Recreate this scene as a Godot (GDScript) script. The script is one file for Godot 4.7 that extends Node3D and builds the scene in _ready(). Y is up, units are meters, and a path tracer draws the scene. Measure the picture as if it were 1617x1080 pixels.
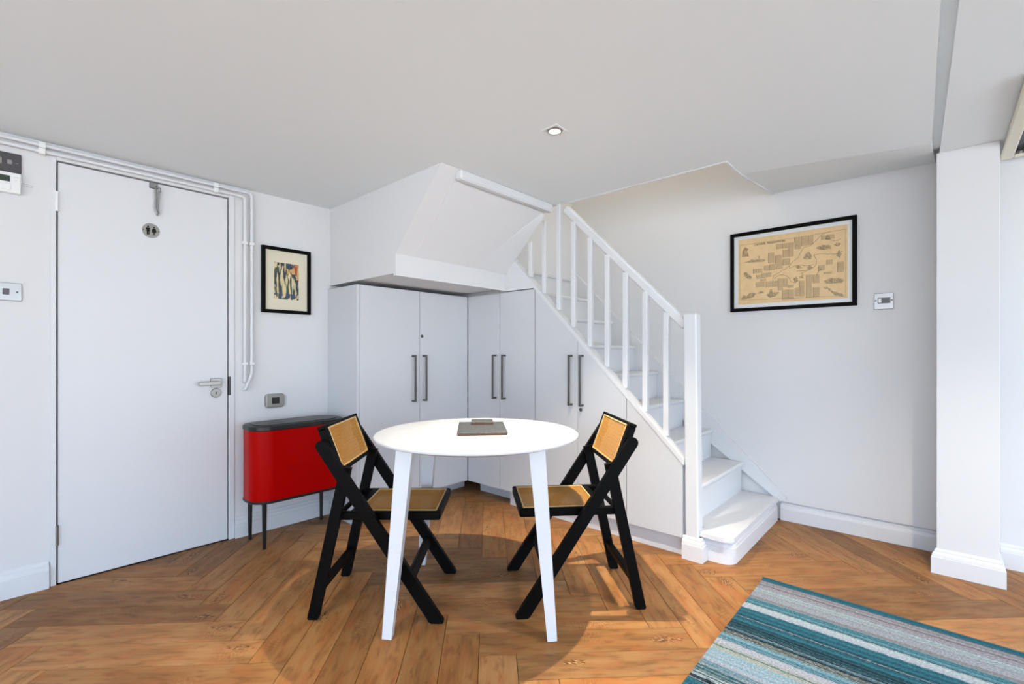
extends Node3D
# A dining corner under a white staircase: herringbone floor, round table, two folding cane chairs.
# x runs along the door wall towards the stair wall, z comes back along the stair wall, y is up, metres.

const WALL_Z := -2.9806      # face of the door wall
const WALL_X := 3.3542       # face of the stair wall
const RUN_X := 2.3955        # face of the cupboard doors under the stairs
const FRONT_Z := -2.6107     # face of the corner cupboard doors
const CEIL := 2.0084
const CEIL2 := 2.022
const CAP := 2.078
const REAR_Z := 3.4
const NEAR_X := -2.6
const EYE := 1.06
const FOCAL := 741.8095
const HORIZON := 556.873
const YAW := 42.097

var rng := RandomNumberGenerator.new()
var M := {}
var taken := {}

# ---------------------------------------------------------------- mesh builder
class MB:
	var v := PackedVector3Array()
	var n := PackedVector3Array()
	var t := PackedVector2Array()
	func tri(a: Vector3, b: Vector3, c: Vector3, out: Vector3, ua := Vector2.ZERO, ub := Vector2.ZERO, uc := Vector2.ZERO):
		var cr := (b - a).cross(c - a)
		if cr.length_squared() < 1e-16:
			return
		var fn := cr.normalized()
		if fn.dot(out) > 0.0:
			v.append_array([a, c, b]); t.append_array([ua, uc, ub])
		else:
			fn = -fn
			v.append_array([a, b, c]); t.append_array([ua, ub, uc])
		n.append_array([fn, fn, fn])
	func quad(a: Vector3, b: Vector3, c: Vector3, d: Vector3, out: Vector3, uvs = null):
		if uvs == null:
			tri(a, b, c, out); tri(a, c, d, out)
		else:
			tri(a, b, c, out, uvs[0], uvs[1], uvs[2]); tri(a, c, d, out, uvs[0], uvs[2], uvs[3])
	# smooth triangle with its own normals
	func stri(a: Vector3, b: Vector3, c: Vector3, na: Vector3, nb: Vector3, nc: Vector3):
		var cr := (b - a).cross(c - a)
		if cr.length_squared() < 1e-18:
			return
		if cr.dot(na + nb + nc) > 0.0:
			v.append_array([a, c, b]); n.append_array([na, nc, nb])
		else:
			v.append_array([a, b, c]); n.append_array([na, nb, nc])
		t.append_array([Vector2.ZERO, Vector2.ZERO, Vector2.ZERO])
	func squad(a: Vector3, b: Vector3, c: Vector3, d: Vector3, na: Vector3, nb: Vector3, nc: Vector3, nd: Vector3):
		stri(a, b, c, na, nb, nc); stri(a, c, d, na, nc, nd)
	# chamfered box between two corners, in the axes of a transform
	func box(lo: Vector3, hi: Vector3, bev := 0.0, tr := Transform3D.IDENTITY):
		var c := (lo + hi) / 2.0
		var h := (hi - lo) / 2.0
		var bb := minf(bev, minf(h.x, minf(h.y, h.z)) * 0.9)
		if bb <= 0.0:
			for ax in 3:
				for s in [-1.0, 1.0]:
					var o := Vector3.ZERO; o[ax] = s
					var u := Vector3.ZERO; u[(ax + 1) % 3] = h[(ax + 1) % 3]
					var w := Vector3.ZERO; w[(ax + 2) % 3] = h[(ax + 2) % 3]
					var q := c + o * h[ax]
					quad(tr * (q - u - w), tr * (q + u - w), tr * (q + u + w), tr * (q - u + w), tr.basis * o)
			return
		var k := h - Vector3(bb, bb, bb)
		for ax in 3:
			var a1 := (ax + 1) % 3
			var a2 := (ax + 2) % 3
			for s in [-1.0, 1.0]:
				var o := Vector3.ZERO; o[ax] = s
				var u := Vector3.ZERO; u[a1] = k[a1]
				var w := Vector3.ZERO; w[a2] = k[a2]
				var q := c + o * h[ax]
				quad(tr * (q - u - w), tr * (q + u - w), tr * (q + u + w), tr * (q - u + w), tr.basis * o)
				for s2 in [-1.0, 1.0]:      # edges between ax and a1
					var o2 := Vector3.ZERO; o2[a1] = s2
					var p1 := c + o * h[ax] + o2 * k[a1]
					var p2 := c + o * k[ax] + o2 * h[a1]
					quad(tr * (p1 - w), tr * (p1 + w), tr * (p2 + w), tr * (p2 - w), tr.basis * (o + o2))
		for sx in [-1.0, 1.0]:
			for sy in [-1.0, 1.0]:
				for sz in [-1.0, 1.0]:
					var s := Vector3(sx, sy, sz)
					tri(tr * (c + s * Vector3(h.x, k.y, k.z)), tr * (c + s * Vector3(k.x, h.y, k.z)), tr * (c + s * Vector3(k.x, k.y, h.z)), tr.basis * s)
	# bar from a to b: width across `side`, height across the third axis
	func bar(a: Vector3, b: Vector3, side: Vector3, wide: float, high: float, bev := 0.002, wide2 := -1.0, high2 := -1.0):
		var d := (b - a)
		var len := d.length()
		d /= len
		var s := (side - d * side.dot(d)).normalized()
		var u := s.cross(d).normalized()
		if wide2 < 0.0:
			box(Vector3(-wide / 2, 0, -high / 2), Vector3(wide / 2, len, high / 2), bev, Transform3D(Basis(s, d, u), a))
			return
		# tapered
		var A := []
		var B := []
		for q in [[-1, -1], [1, -1], [1, 1], [-1, 1]]:
			A.append(a + s * q[0] * wide / 2 + u * q[1] * high / 2)
			B.append(b + s * q[0] * wide2 / 2 + u * q[1] * high2 / 2)
		for i in 4:
			var j := (i + 1) % 4
			quad(A[i], A[j], B[j], B[i], (A[i] + A[j]) / 2 - a)
		quad(A[0], A[1], A[2], A[3], -d)
		quad(B[0], B[1], B[2], B[3], d)
	# polygon in the plane (p, q) swept from k0 to k1 along axis; chamfer on the k1 face
	func prism(poly: PackedVector2Array, axis: int, k0: float, k1: float, at := Vector3.ZERO):
		var idx := Geometry2D.triangulate_polygon(poly)
		var put = func(p: Vector2, k: float) -> Vector3:
			if axis == 0: return at + Vector3(k, p.y, p.x)      # (z, y)
			if axis == 1: return at + Vector3(p.x, k, p.y)      # (x, z)
			return at + Vector3(p.x, p.y, k)                    # (x, y)
		var ax := Vector3.ZERO
		ax[axis] = signf(k1 - k0)
		for i in range(0, idx.size(), 3):
			tri(put.call(poly[idx[i]], k1), put.call(poly[idx[i + 1]], k1), put.call(poly[idx[i + 2]], k1), ax)
			tri(put.call(poly[idx[i]], k0), put.call(poly[idx[i + 1]], k0), put.call(poly[idx[i + 2]], k0), -ax)
		var cw := Geometry2D.is_polygon_clockwise(poly)
		for i in poly.size():
			var a := poly[i]
			var b := poly[(i + 1) % poly.size()]
			var e := (b - a)
			var o2 := Vector2(e.y, -e.x) if not cw else Vector2(-e.y, e.x)
			var o: Vector3 = put.call(o2, 0.0) - at
			quad(put.call(a, k0), put.call(b, k0), put.call(b, k1), put.call(a, k1), o)
	# tube along points
	func tube(p: Array, r: float, sides := 12, capped := true):
		var rings := []
		var norms := []
		var up := Vector3.UP
		for i in p.size():
			var d: Vector3
			if i == 0: d = p[1] - p[0]
			elif i == p.size() - 1: d = p[i] - p[i - 1]
			else: d = (p[i] - p[i - 1]).normalized() + (p[i + 1] - p[i]).normalized()
			d = d.normalized()
			if i == 0:
				up = Vector3.UP if absf(d.y) < 0.9 else Vector3.RIGHT
			var s := d.cross(up).normalized()
			up = s.cross(d).normalized()
			var ring := []
			var nn := []
			for k in sides:
				var a := TAU * k / sides
				var o := s * cos(a) + up * sin(a)
				ring.append(p[i] + o * r); nn.append(o)
			rings.append(ring); norms.append(nn)
		for i in p.size() - 1:
			for k in sides:
				var j := (k + 1) % sides
				squad(rings[i][k], rings[i][j], rings[i + 1][j], rings[i + 1][k], norms[i][k], norms[i][j], norms[i + 1][j], norms[i + 1][k])
		if capped:
			for e in [0, p.size() - 1]:
				var o: Vector3 = (p[0] - p[1]) if e == 0 else (p[e] - p[e - 1])
				for k in sides:
					tri(p[e], rings[e][k], rings[e][(k + 1) % sides], o)
	# profile (radius, height) turned about the axis `dir` through `at`
	func lathe(prof: Array, sides := 48, at := Vector3.ZERO, basis := Basis.IDENTITY):
		for i in prof.size() - 1:
			var a: Vector2 = prof[i]
			var b: Vector2 = prof[i + 1]
			var e := b - a
			var nr := Vector2(e.y, -e.x).normalized()
			for k in sides:
				var t0 := TAU * k / sides
				var t1 := TAU * (k + 1) / sides
				var d0 := Vector3(cos(t0), 0, sin(t0))
				var d1 := Vector3(cos(t1), 0, sin(t1))
				var n0 := basis * (d0 * nr.x + Vector3.UP * nr.y)
				var n1 := basis * (d1 * nr.x + Vector3.UP * nr.y)
				squad(at + basis * (d0 * a.x + Vector3.UP * a.y), at + basis * (d1 * a.x + Vector3.UP * a.y), at + basis * (d1 * b.x + Vector3.UP * b.y), at + basis * (d0 * b.x + Vector3.UP * b.y), n0, n1, n1, n0)
	# rounded plan (list of outline points) between two heights, smooth sides
	func slab(outline: PackedVector2Array, y0: float, y1: float, bev := 0.0, at := Vector3.ZERO):
		var c := Vector2.ZERO
		for p in outline: c += p
		c /= outline.size()
		var N := outline.size()
		var nor := []
		for i in N:
			var e := outline[(i + 1) % N] - outline[(i - 1 + N) % N]
			var o := Vector2(e.y, -e.x).normalized()
			if o.dot(outline[i] - c) < 0: o = -o
			nor.append(Vector3(o.x, 0, o.y))
		var P = func(i: int, y: float, inset: float) -> Vector3:
			var q: Vector2 = outline[i % N]
			var m: Vector3 = nor[i % N]
			return at + Vector3(q.x - m.x * inset, y, q.y - m.z * inset)
		for i in N:
			var j := (i + 1) % N
			squad(P.call(i, y0 + bev, 0.0), P.call(j, y0 + bev, 0.0), P.call(j, y1 - bev, 0.0), P.call(i, y1 - bev, 0.0), nor[i], nor[j], nor[j], nor[i])
			if bev > 0.0:
				var u := Vector3.UP
				squad(P.call(i, y1 - bev, 0.0), P.call(j, y1 - bev, 0.0), P.call(j, y1, bev), P.call(i, y1, bev), nor[i], nor[j], u, u)
				squad(P.call(i, y0 + bev, 0.0), P.call(j, y0 + bev, 0.0), P.call(j, y0, bev), P.call(i, y0, bev), nor[i], nor[j], -u, -u)
			tri(at + Vector3(c.x, y1, c.y), P.call(i, y1, bev), P.call(j, y1, bev), Vector3.UP)
			tri(at + Vector3(c.x, y0, c.y), P.call(i, y0, bev), P.call(j, y0, bev), Vector3.DOWN)
	func mesh() -> ArrayMesh:
		var arr := []
		arr.resize(Mesh.ARRAY_MAX)
		arr[Mesh.ARRAY_VERTEX] = v
		arr[Mesh.ARRAY_NORMAL] = n
		arr[Mesh.ARRAY_TEX_UV] = t
		var m := ArrayMesh.new()
		m.add_surface_from_arrays(Mesh.PRIMITIVE_TRIANGLES, arr)
		return m

# ---------------------------------------------------------------- scene helpers
func numbered(called: String) -> String:
	if not taken.has(called):
		taken[called] = 0
		return called
	taken[called] += 1
	return "%s_%03d" % [called, taken[called]]

func tag(o: Node, label: String, category: String, group := "", kind := ""):
	o.set_meta("label", label)
	o.set_meta("category", category)
	if group != "": o.set_meta("group", group)
	if kind != "": o.set_meta("kind", kind)

# a Node3D at the base of a thing; its parts are children
func thing(called: String, at: Vector3, label: String, category: String, group := "", kind := "") -> Node3D:
	var o := Node3D.new()
	o.name = numbered(called)
	o.position = at
	add_child(o)
	tag(o, label, category, group, kind)
	return o

# one mesh part; the builder holds world positions unless `local`
func part(parent: Node3D, called: String, b: MB, mat: Material, local := false, label := "") -> MeshInstance3D:
	var o := MeshInstance3D.new()
	o.name = called
	if not local:
		var off := Vector3.ZERO
		var q: Node = parent
		while q != self:
			off += q.position
			q = q.get_parent()
		for i in b.v.size():
			b.v[i] -= off
	o.mesh = b.mesh()
	o.material_override = mat
	parent.add_child(o, true)
	if label != "": o.set_meta("label", label)
	return o

# a thing that is a single mesh
func single(called: String, b: MB, mat: Material, label: String, category: String, group := "", kind := "") -> MeshInstance3D:
	var lo := b.v[0]
	var hi := b.v[0]
	for p in b.v:
		lo = lo.min(p); hi = hi.max(p)
	var base := Vector3((lo.x + hi.x) / 2, lo.y, (lo.z + hi.z) / 2)
	for i in b.v.size():
		b.v[i] -= base
	var o := MeshInstance3D.new()
	o.name = numbered(called)
	o.mesh = b.mesh()
	o.material_override = mat
	o.position = base
	add_child(o)
	tag(o, label, category, group, kind)
	return o

func bx(lo: Vector3, hi: Vector3, bev := 0.0) -> MB:
	var b := MB.new()
	b.box(lo.min(hi), lo.max(hi), bev)
	return b

func paint(c: Color, rough := 0.6, metal := 0.0, spec := 0.5) -> StandardMaterial3D:
	var m := StandardMaterial3D.new()
	m.albedo_color = c
	m.roughness = rough
	m.metallic = metal
	m.metallic_specular = spec
	return m

func textured(img: Image, rough := 0.6) -> StandardMaterial3D:
	var m := StandardMaterial3D.new()
	img.generate_mipmaps()
	m.albedo_texture = ImageTexture.create_from_image(img)
	m.roughness = rough
	return m

func glow(c: Color, e: float) -> StandardMaterial3D:
	var m := StandardMaterial3D.new()
	m.albedo_color = Color(0.9, 0.9, 0.88)
	m.emission_enabled = true
	m.emission = c
	m.emission_energy_multiplier = e
	return m

func rounded(x0: float, z0: float, x1: float, z1: float, r: float, seg := 8) -> PackedVector2Array:
	var out := PackedVector2Array()
	for q in [[x1 - r, z1 - r, 0.0], [x0 + r, z1 - r, 90.0], [x0 + r, z0 + r, 180.0], [x1 - r, z0 + r, 270.0]]:
		for k in seg + 1:
			var a := deg_to_rad(q[2] + 90.0 * k / seg)
			out.append(Vector2(q[0] + r * cos(a), q[1] + r * sin(a)))
	return out

# ---------------------------------------------------------------- textures
func wood_image(seed_: int, base: Color, dark: Color, pale: Color) -> Image:
	var W := 900
	var H := 150
	var g := FastNoiseLite.new()
	g.seed = seed_; g.noise_type = FastNoiseLite.TYPE_SIMPLEX; g.frequency = 1.0; g.fractal_octaves = 4
	var fine := FastNoiseLite.new()
	fine.seed = seed_ + 7; fine.noise_type = FastNoiseLite.TYPE_SIMPLEX; fine.frequency = 1.0; fine.fractal_octaves = 1
	var r := RandomNumberGenerator.new()
	r.seed = seed_ * 31 + 5
	var knots := []
	for i in (1 if r.randf() < 0.6 else 0):
		knots.append([r.randf_range(0.06, 0.94) * W, r.randf_range(0.2, 0.8) * H, r.randf_range(10.0, 17.0)])
	# saw marks: a patch of short strokes across the board
	var sx := r.randf_range(0.0, 0.7) * W
	var sw := r.randf_range(110.0, 260.0)
	var sy := r.randf_range(0.0, 0.5) * H
	var reddish := Color(base.r * 1.02, base.g * 0.9, base.b * 0.88)
	var data := PackedByteArray()
	data.resize(W * H * 3)
	var at := 0
	for y in H:
		for x in W:
			var fx := float(x)
			var fy := float(y)
			var bend := 0.0
			var ring := 0.0
			for k in knots:
				var dx: float = (fx - k[0]) / (k[2] * 2.6)
				var dy: float = (fy - k[1]) / k[2]
				var d2 := dx * dx + dy * dy
				if d2 < 12.0:
					var e := exp(-d2 * 0.6)
					bend += (1.0 if dy > 0.0 else -1.0) * e * 12.0
					ring += e
			var wy := fy + bend + 6.0 * fine.get_noise_2d(fx * 0.0025 + 9.0, fy * 0.006)
			var a := fine.get_noise_2d(fx * 0.003, fy * 0.012 + seed_)
			var b := g.get_noise_2d(fx * 0.0014 + 40.0, wy * 0.045)
			var c := g.get_noise_2d(fx * 0.007 + 11.0, wy * 0.24)
			var s := 0.5 + 0.2 * a + 0.13 * b + 0.1 * c + r.randf_range(-0.018, 0.018)
			var col := base.lerp(pale, clampf((s - 0.5) * 1.7, 0.0, 1.0)) if s > 0.5 else base.lerp(dark, clampf((0.5 - s) * 1.3, 0.0, 1.0))
			var hue := g.get_noise_2d(fx * 0.004 + 200.0, fy * 0.012)
			col = col.lerp(reddish, clampf(hue * 1.2, 0.0, 0.6))
			var smear := g.get_noise_2d(fx * 0.0055 + 77.0, wy * 0.022 + 31.0)
			col = col.lerp(dark, smoothstep(0.05, 0.75, smear) * 0.32)
			if ring > 0.12:
				ring *= clampf(0.75 + 0.9 * fine.get_noise_2d(fx * 0.03 + 500.0, fy * 0.05), 0.0, 1.3)
				col = col.lerp(dark, clampf((ring - 0.25) * 0.8, 0.0, 0.45))
				var chip := fine.get_noise_2d((fx + fy * 0.5) * 0.03 + 90.0, (fy - fx * 0.45) * 0.1)
				if chip > 0.6: col = col.lerp(Color(0.78, 0.62, 0.44), clampf(ring * 1.5, 0.0, 0.8))
				elif chip < -0.64: col = col.lerp(Color(0.17, 0.09, 0.04), clampf(ring * 1.5, 0.0, 0.75))
			if fx > sx and fx < sx + sw and fy > sy and fy < sy + H * 0.5:
				var st := fine.get_noise_2d(fx * 0.24, fy * 0.03 + 70.0)
				var amt := clampf(minf(minf(fx - sx, sx + sw - fx) / 60.0, minf(fy - sy, sy + H * 0.5 - fy) / 16.0), 0.0, 1.0)
				if st > 0.3: col = col.lerp(Color(0.74, 0.57, 0.38), 0.2 * amt)
				elif st < -0.3: col = col.lerp(Color(0.23, 0.13, 0.06), 0.22 * amt)
			data[at] = int(clampf(col.r, 0, 1) * 255); data[at + 1] = int(clampf(col.g, 0, 1) * 255); data[at + 2] = int(clampf(col.b, 0, 1) * 255)
			at += 3
	return Image.create_from_data(W, H, false, Image.FORMAT_RGB8, data)

func rug_image() -> Image:
	# u: away from the bound edge (1.62 m), v: along the stripes
	var W := 1400
	var H := 256
	var r := RandomNumberGenerator.new()
	r.seed = 77
	var teal := Color(0.14, 0.37, 0.44); var deep := Color(0.08, 0.24, 0.31); var grey := Color(0.55, 0.57, 0.61)
	var lilac := Color(0.61, 0.62, 0.68); var pale := Color(0.63, 0.7, 0.73); var sky := Color(0.42, 0.58, 0.65)
	var cream := Color(0.6, 0.62, 0.59); var ink := Color(0.06, 0.09, 0.12); var mauve := Color(0.46, 0.41, 0.43)
	# [start metre, main, second, share of thin lines]
	var bands := [[0.0, teal, deep, 0.3], [0.03, grey, mauve, 0.4], [0.085, lilac, mauve, 0.35], [0.115, pale, grey, 0.3], [0.155, grey, lilac, 0.3], [0.2, grey, mauve, 0.35], [0.225, teal, sky, 0.35], [0.28, lilac, pale, 0.3], [0.33, teal, deep, 0.35], [0.41, deep, teal, 0.5], [0.45, teal, ink, 0.6], [0.5, sky, ink, 0.6], [0.54, cream, ink, 0.55], [0.57, deep, sky, 0.6], [0.61, lilac, grey, 0.35], [0.65, deep, cream, 0.65], [0.7, sky, lilac, 0.4], [0.76, lilac, teal, 0.4], [0.8, cream, deep, 0.6], [0.85, pale, ink, 0.5], [0.9, teal, deep, 0.4], [0.98, grey, lilac, 0.4], [1.05, sky, teal, 0.5], [1.13, deep, cream, 0.6], [1.2, pale, grey, 0.35], [1.3, teal, ink, 0.5], [1.4, lilac, grey, 0.3], [1.5, sky, deep, 0.5], [1.59, teal, deep, 0.3], [9.0, teal, teal, 0.0]]
	var cols := []
	var x := 0
	while x < W:
		var m := 1.62 * x / W
		var k := 0
		while bands[k + 1][0] <= m: k += 1
		var c: Color = bands[k][1]
		if r.randf() < bands[k][3]:
			c = (bands[k][2] as Color)
		elif r.randf() < 0.12:
			c = [cream, ink, sky, grey][r.randi_range(0, 3)]
		c = c * r.randf_range(0.78, 1.0)
		for q in r.randi_range(1, 4):
			cols.append(c)
			x += 1
	var ns := FastNoiseLite.new()
	ns.seed = 3; ns.noise_type = FastNoiseLite.TYPE_SIMPLEX; ns.frequency = 1.0; ns.fractal_octaves = 1
	var data := PackedByteArray()
	data.resize(W * H * 3)
	var at := 0
	for y in H:
		for i in W:
			var j := clampi(i + int(1.4 * ns.get_noise_2d(i * 0.03, y * 0.06)), 0, W - 1)
			var c: Color = cols[j]
			var o: Color = cols[clampi(j + int(9.0 * ns.get_noise_2d(i * 0.2 + 400.0, y * 0.05)), 0, W - 1)]
			c = c.lerp(o, 0.45).lerp(Color(0.42, 0.5, 0.54), 0.16)
			var e := 1.0 + 0.22 * ns.get_noise_2d(i * 0.45, y * 0.2 + 50.0)
			data[at] = int(clampf(c.r * e, 0, 1) * 255); data[at + 1] = int(clampf(c.g * e, 0, 1) * 255); data[at + 2] = int(clampf(c.b * e, 0, 1) * 255)
			at += 3
	return Image.create_from_data(W, H, false, Image.FORMAT_RGB8, data)

func stroke(im: Image, pts: Array, c: Color, wide := 1):
	for i in pts.size() - 1:
		var a: Vector2 = pts[i]
		var b: Vector2 = pts[i + 1]
		var k := int(ceil(a.distance_to(b) * 1.5)) + 1
		for q in k + 1:
			var p := a.lerp(b, float(q) / k)
			im.fill_rect(Rect2i(int(p.x), int(p.y), wide, wide), c)

func fill_poly(im: Image, pts: PackedVector2Array, c: Color):
	var lo := pts[0]
	var hi := pts[0]
	for p in pts:
		lo = lo.min(p); hi = hi.max(p)
	for y in range(maxi(0, int(lo.y)), mini(im.get_height() - 1, int(hi.y)) + 1):
		for x in range(maxi(0, int(lo.x)), mini(im.get_width() - 1, int(hi.x)) + 1):
			if Geometry2D.is_point_in_polygon(Vector2(x + 0.5, y + 0.5), pts):
				im.set_pixel(x, y, c)

# an old sea chart: columns of small print, a coast and ships
func chart_image() -> Image:
	var W := 904
	var H := 640
	var im := Image.create(W, H, false, Image.FORMAT_RGB8)
	var ns := FastNoiseLite.new()
	ns.seed = 12; ns.frequency = 0.012
	for y in H:
		for x in W:
			var k := 1.0 + 0.045 * ns.get_noise_2d(x, y)
			im.set_pixel(x, y, Color(0.86 * k, 0.735 * k, 0.545 * k))
	var ink := Color(0.17, 0.125, 0.08)
	var mid := Color(0.42, 0.33, 0.22)
	var r := RandomNumberGenerator.new()
	r.seed = 9
	# photograph (crop) position -> paper position
	var P = func(x: float, y: float) -> Vector2:
		var u := (x - 190.0) / 905.0
		var top := 310.0 - 125.0 * u
		var bot := 840.0 - 65.0 * u
		return Vector2(u * W, (y - top) / (bot - top) * H)
	# border
	for q in [[[205, 350], [205, 800]], [[205, 350], [685, 290]], [[205, 800], [1070, 760]], [[1078, 225], [1078, 760]], [[685, 290], [685, 325]], [[835, 265], [1078, 225]]]:
		stroke(im, [P.call(q[0][0], q[0][1]), P.call(q[1][0], q[1][1])], mid, 2)
	# blocks of small print
	for q in [[465, 412, 518, 490], [527, 432, 583, 490], [535, 342, 582, 375], [586, 336, 634, 372], [640, 330, 682, 368], [590, 388, 634, 445], [640, 375, 680, 440], [690, 285, 738, 355], [742, 277, 790, 350], [796, 272, 838, 345], [590, 460, 650, 508], [430, 517, 472, 555], [476, 505, 522, 550], [530, 497, 590, 540], [330, 547, 370, 578], [374, 543, 412, 572], [360, 595, 400, 620], [405, 580, 445, 612], [450, 575, 492, 606], [355, 656, 435, 690], [445, 647, 497, 690], [502, 642, 550, 686], [550, 622, 592, 715], [596, 620, 632, 690], [585, 715, 632, 792], [636, 712, 682, 788], [690, 698, 726, 765], [730, 694, 768, 762], [782, 592, 832, 650], [836, 590, 886, 655], [782, 655, 826, 775], [836, 695, 886, 770], [878, 515, 926, 555], [1022, 490, 1070, 565], [940, 472, 985, 505], [636, 676, 680, 694], [726, 640, 768, 690], [900, 275, 1000, 300], [690, 362, 740, 378], [398, 626, 445, 640], [920, 568, 980, 580]]:
		var a: Vector2 = P.call(q[0], q[1])
		var b: Vector2 = P.call(q[2], q[3])
		var y := a.y
		while y < b.y:
			var x := a.x
			while x < b.x:
				var w := r.randf_range(3, 9)
				im.fill_rect(Rect2i(int(x), int(y), int(minf(w, b.x - x)), 2), mid.lerp(ink, r.randf() * 0.6))
				x += w + 2
			y += 4.2
		im.fill_rect(Rect2i(int(a.x) - 2, int(a.y), 2, int(b.y - a.y)), ink)
	# coast
	for c in [[[500, 650], [508, 600], [540, 580], [600, 545], [640, 520], [690, 470], [722, 440], [738, 400], [762, 370], [820, 350], [860, 310], [900, 265], [960, 240]], [[508, 625], [560, 590], [600, 592], [640, 612], [655, 645], [690, 655], [712, 640]], [[760, 600], [745, 575], [770, 560], [800, 545], [850, 520], [862, 470], [840, 430], [920, 418], [1000, 425], [1060, 400]], [[640, 540], [690, 515], [740, 510], [790, 520], [840, 505]], [[700, 560], [760, 555], [820, 545]], [[930, 300], [1000, 320], [1050, 300]], [[860, 600], [880, 560], [900, 540]]]:
		var pts := []
		for i in c.size() - 1:
			for k in 5:
				pts.append(P.call(lerpf(c[i][0], c[i + 1][0], k / 5.0) + r.randf_range(-4, 4), lerpf(c[i][1], c[i + 1][1], k / 5.0) + r.randf_range(-4, 4)))
		pts.append(P.call(c[-1][0], c[-1][1]))
		stroke(im, pts, ink.lerp(mid, 0.4), 2)
	# little drawings
	for s in [[[230, 492], [300, 475], [312, 460], [330, 470], [370, 462], [376, 430], [381, 430], [384, 460], [436, 468], [425, 480], [300, 492]],
			[[235, 572], [262, 566], [290, 590], [318, 612], [300, 628], [270, 622], [245, 600]],
			[[205, 795], [240, 760], [265, 768], [300, 738], [340, 735], [352, 750], [330, 775], [260, 792]],
			[[362, 745], [400, 722], [428, 738], [400, 744]],
			[[445, 755], [470, 740], [475, 712], [490, 705], [500, 735], [555, 730], [520, 768], [470, 778]],
			[[903, 690], [940, 684], [985, 722], [1060, 745], [1058, 765], [1000, 755], [960, 720]],
			[[915, 640], [960, 618], [1020, 612], [1072, 630], [1050, 655], [930, 662]],
			[[752, 460], [770, 420], [800, 402], [822, 430], [815, 465]],
			[[690, 525], [720, 508], [745, 530], [720, 545]], [[780, 535], [810, 510], [832, 530], [800, 548]],
			[[850, 372], [900, 350], [960, 348], [970, 380], [900, 392]], [[990, 350], [1010, 330], [1045, 335], [1030, 365]],
			[[220, 445], [228, 395], [250, 362], [285, 380], [270, 400], [292, 440]],
			[[1005, 430], [1030, 390], [1050, 420], [1035, 455]], [[925, 300], [945, 262], [968, 300], [950, 305]],
			[[672, 625], [700, 600], [715, 640], [690, 652]], [[720, 612], [745, 590], [758, 618]]]:
		var pts := PackedVector2Array()
		for p in s: pts.append(P.call(p[0], p[1]))
		var lo := pts[0]
		var hi := pts[0]
		for p in pts:
			lo = lo.min(p); hi = hi.max(p)
		var y := lo.y
		while y < hi.y:       # engraved: broken hatching inside the outline
			var x := lo.x
			while x < hi.x:
				var w := r.randf_range(3, 8)
				if Geometry2D.is_point_in_polygon(Vector2(x, y), pts) and r.randf() < 0.8:
					im.fill_rect(Rect2i(int(x), int(y), int(w), 2), ink.lerp(mid, r.randf()))
				x += w + 1
			y += 2.6
	return im

# plain stand-in picture: pale streaks over green and navy patches
func print_image() -> Image:
	var W := 120
	var H := 180
	var im := Image.create(W, H, false, Image.FORMAT_RGB8)
	var ns := FastNoiseLite.new()
	ns.seed = 41; ns.noise_type = FastNoiseLite.TYPE_SIMPLEX; ns.frequency = 1.0; ns.fractal_octaves = 2
	for y in H:
		for x in W:
			var fx := float(x) / W
			var fy := float(y) / H
			var a := ns.get_noise_2d(fx * 7.0, fy * 1.6)
			var b := ns.get_noise_2d(fx * 2.6 + 30.0, fy * 3.2)
			var c := Color(0.1, 0.13, 0.2)
			if b > 0.12: c = Color(0.19, 0.27, 0.16)
			if b < -0.28: c = Color(0.09, 0.19, 0.29)
			if a + (fy - 0.45) * 0.55 > 0.05: c = Color(0.84, 0.77, 0.58) if a > 0.3 else Color(0.72, 0.68, 0.5)
			if fy > 0.84 and b + a < 0.25: c = Color(0.15, 0.24, 0.33)
			if fx + (0.5 - fy) + b * 0.5 > 1.12: c = Color(0.62, 0.26, 0.12) if a > 0.0 else Color(0.8, 0.62, 0.38)
			im.set_pixel(x, y, c)
	return im

func slate_image() -> Image:
	var im := Image.create(256, 256, false, Image.FORMAT_RGB8)
	var ns := FastNoiseLite.new()
	ns.seed = 5; ns.frequency = 0.03
	var f := FastNoiseLite.new()
	f.seed = 8; f.frequency = 0.2
	for y in 256:
		for x in 256:
			var k := 0.27 + 0.07 * ns.get_noise_2d(x, y) + 0.05 * f.get_noise_2d(x, y)
			if f.get_noise_2d(x + 300, y) > 0.52: k += 0.2
			im.set_pixel(x, y, Color(k * 0.97, k * 1.02, k * 1.06))
	return im

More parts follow.
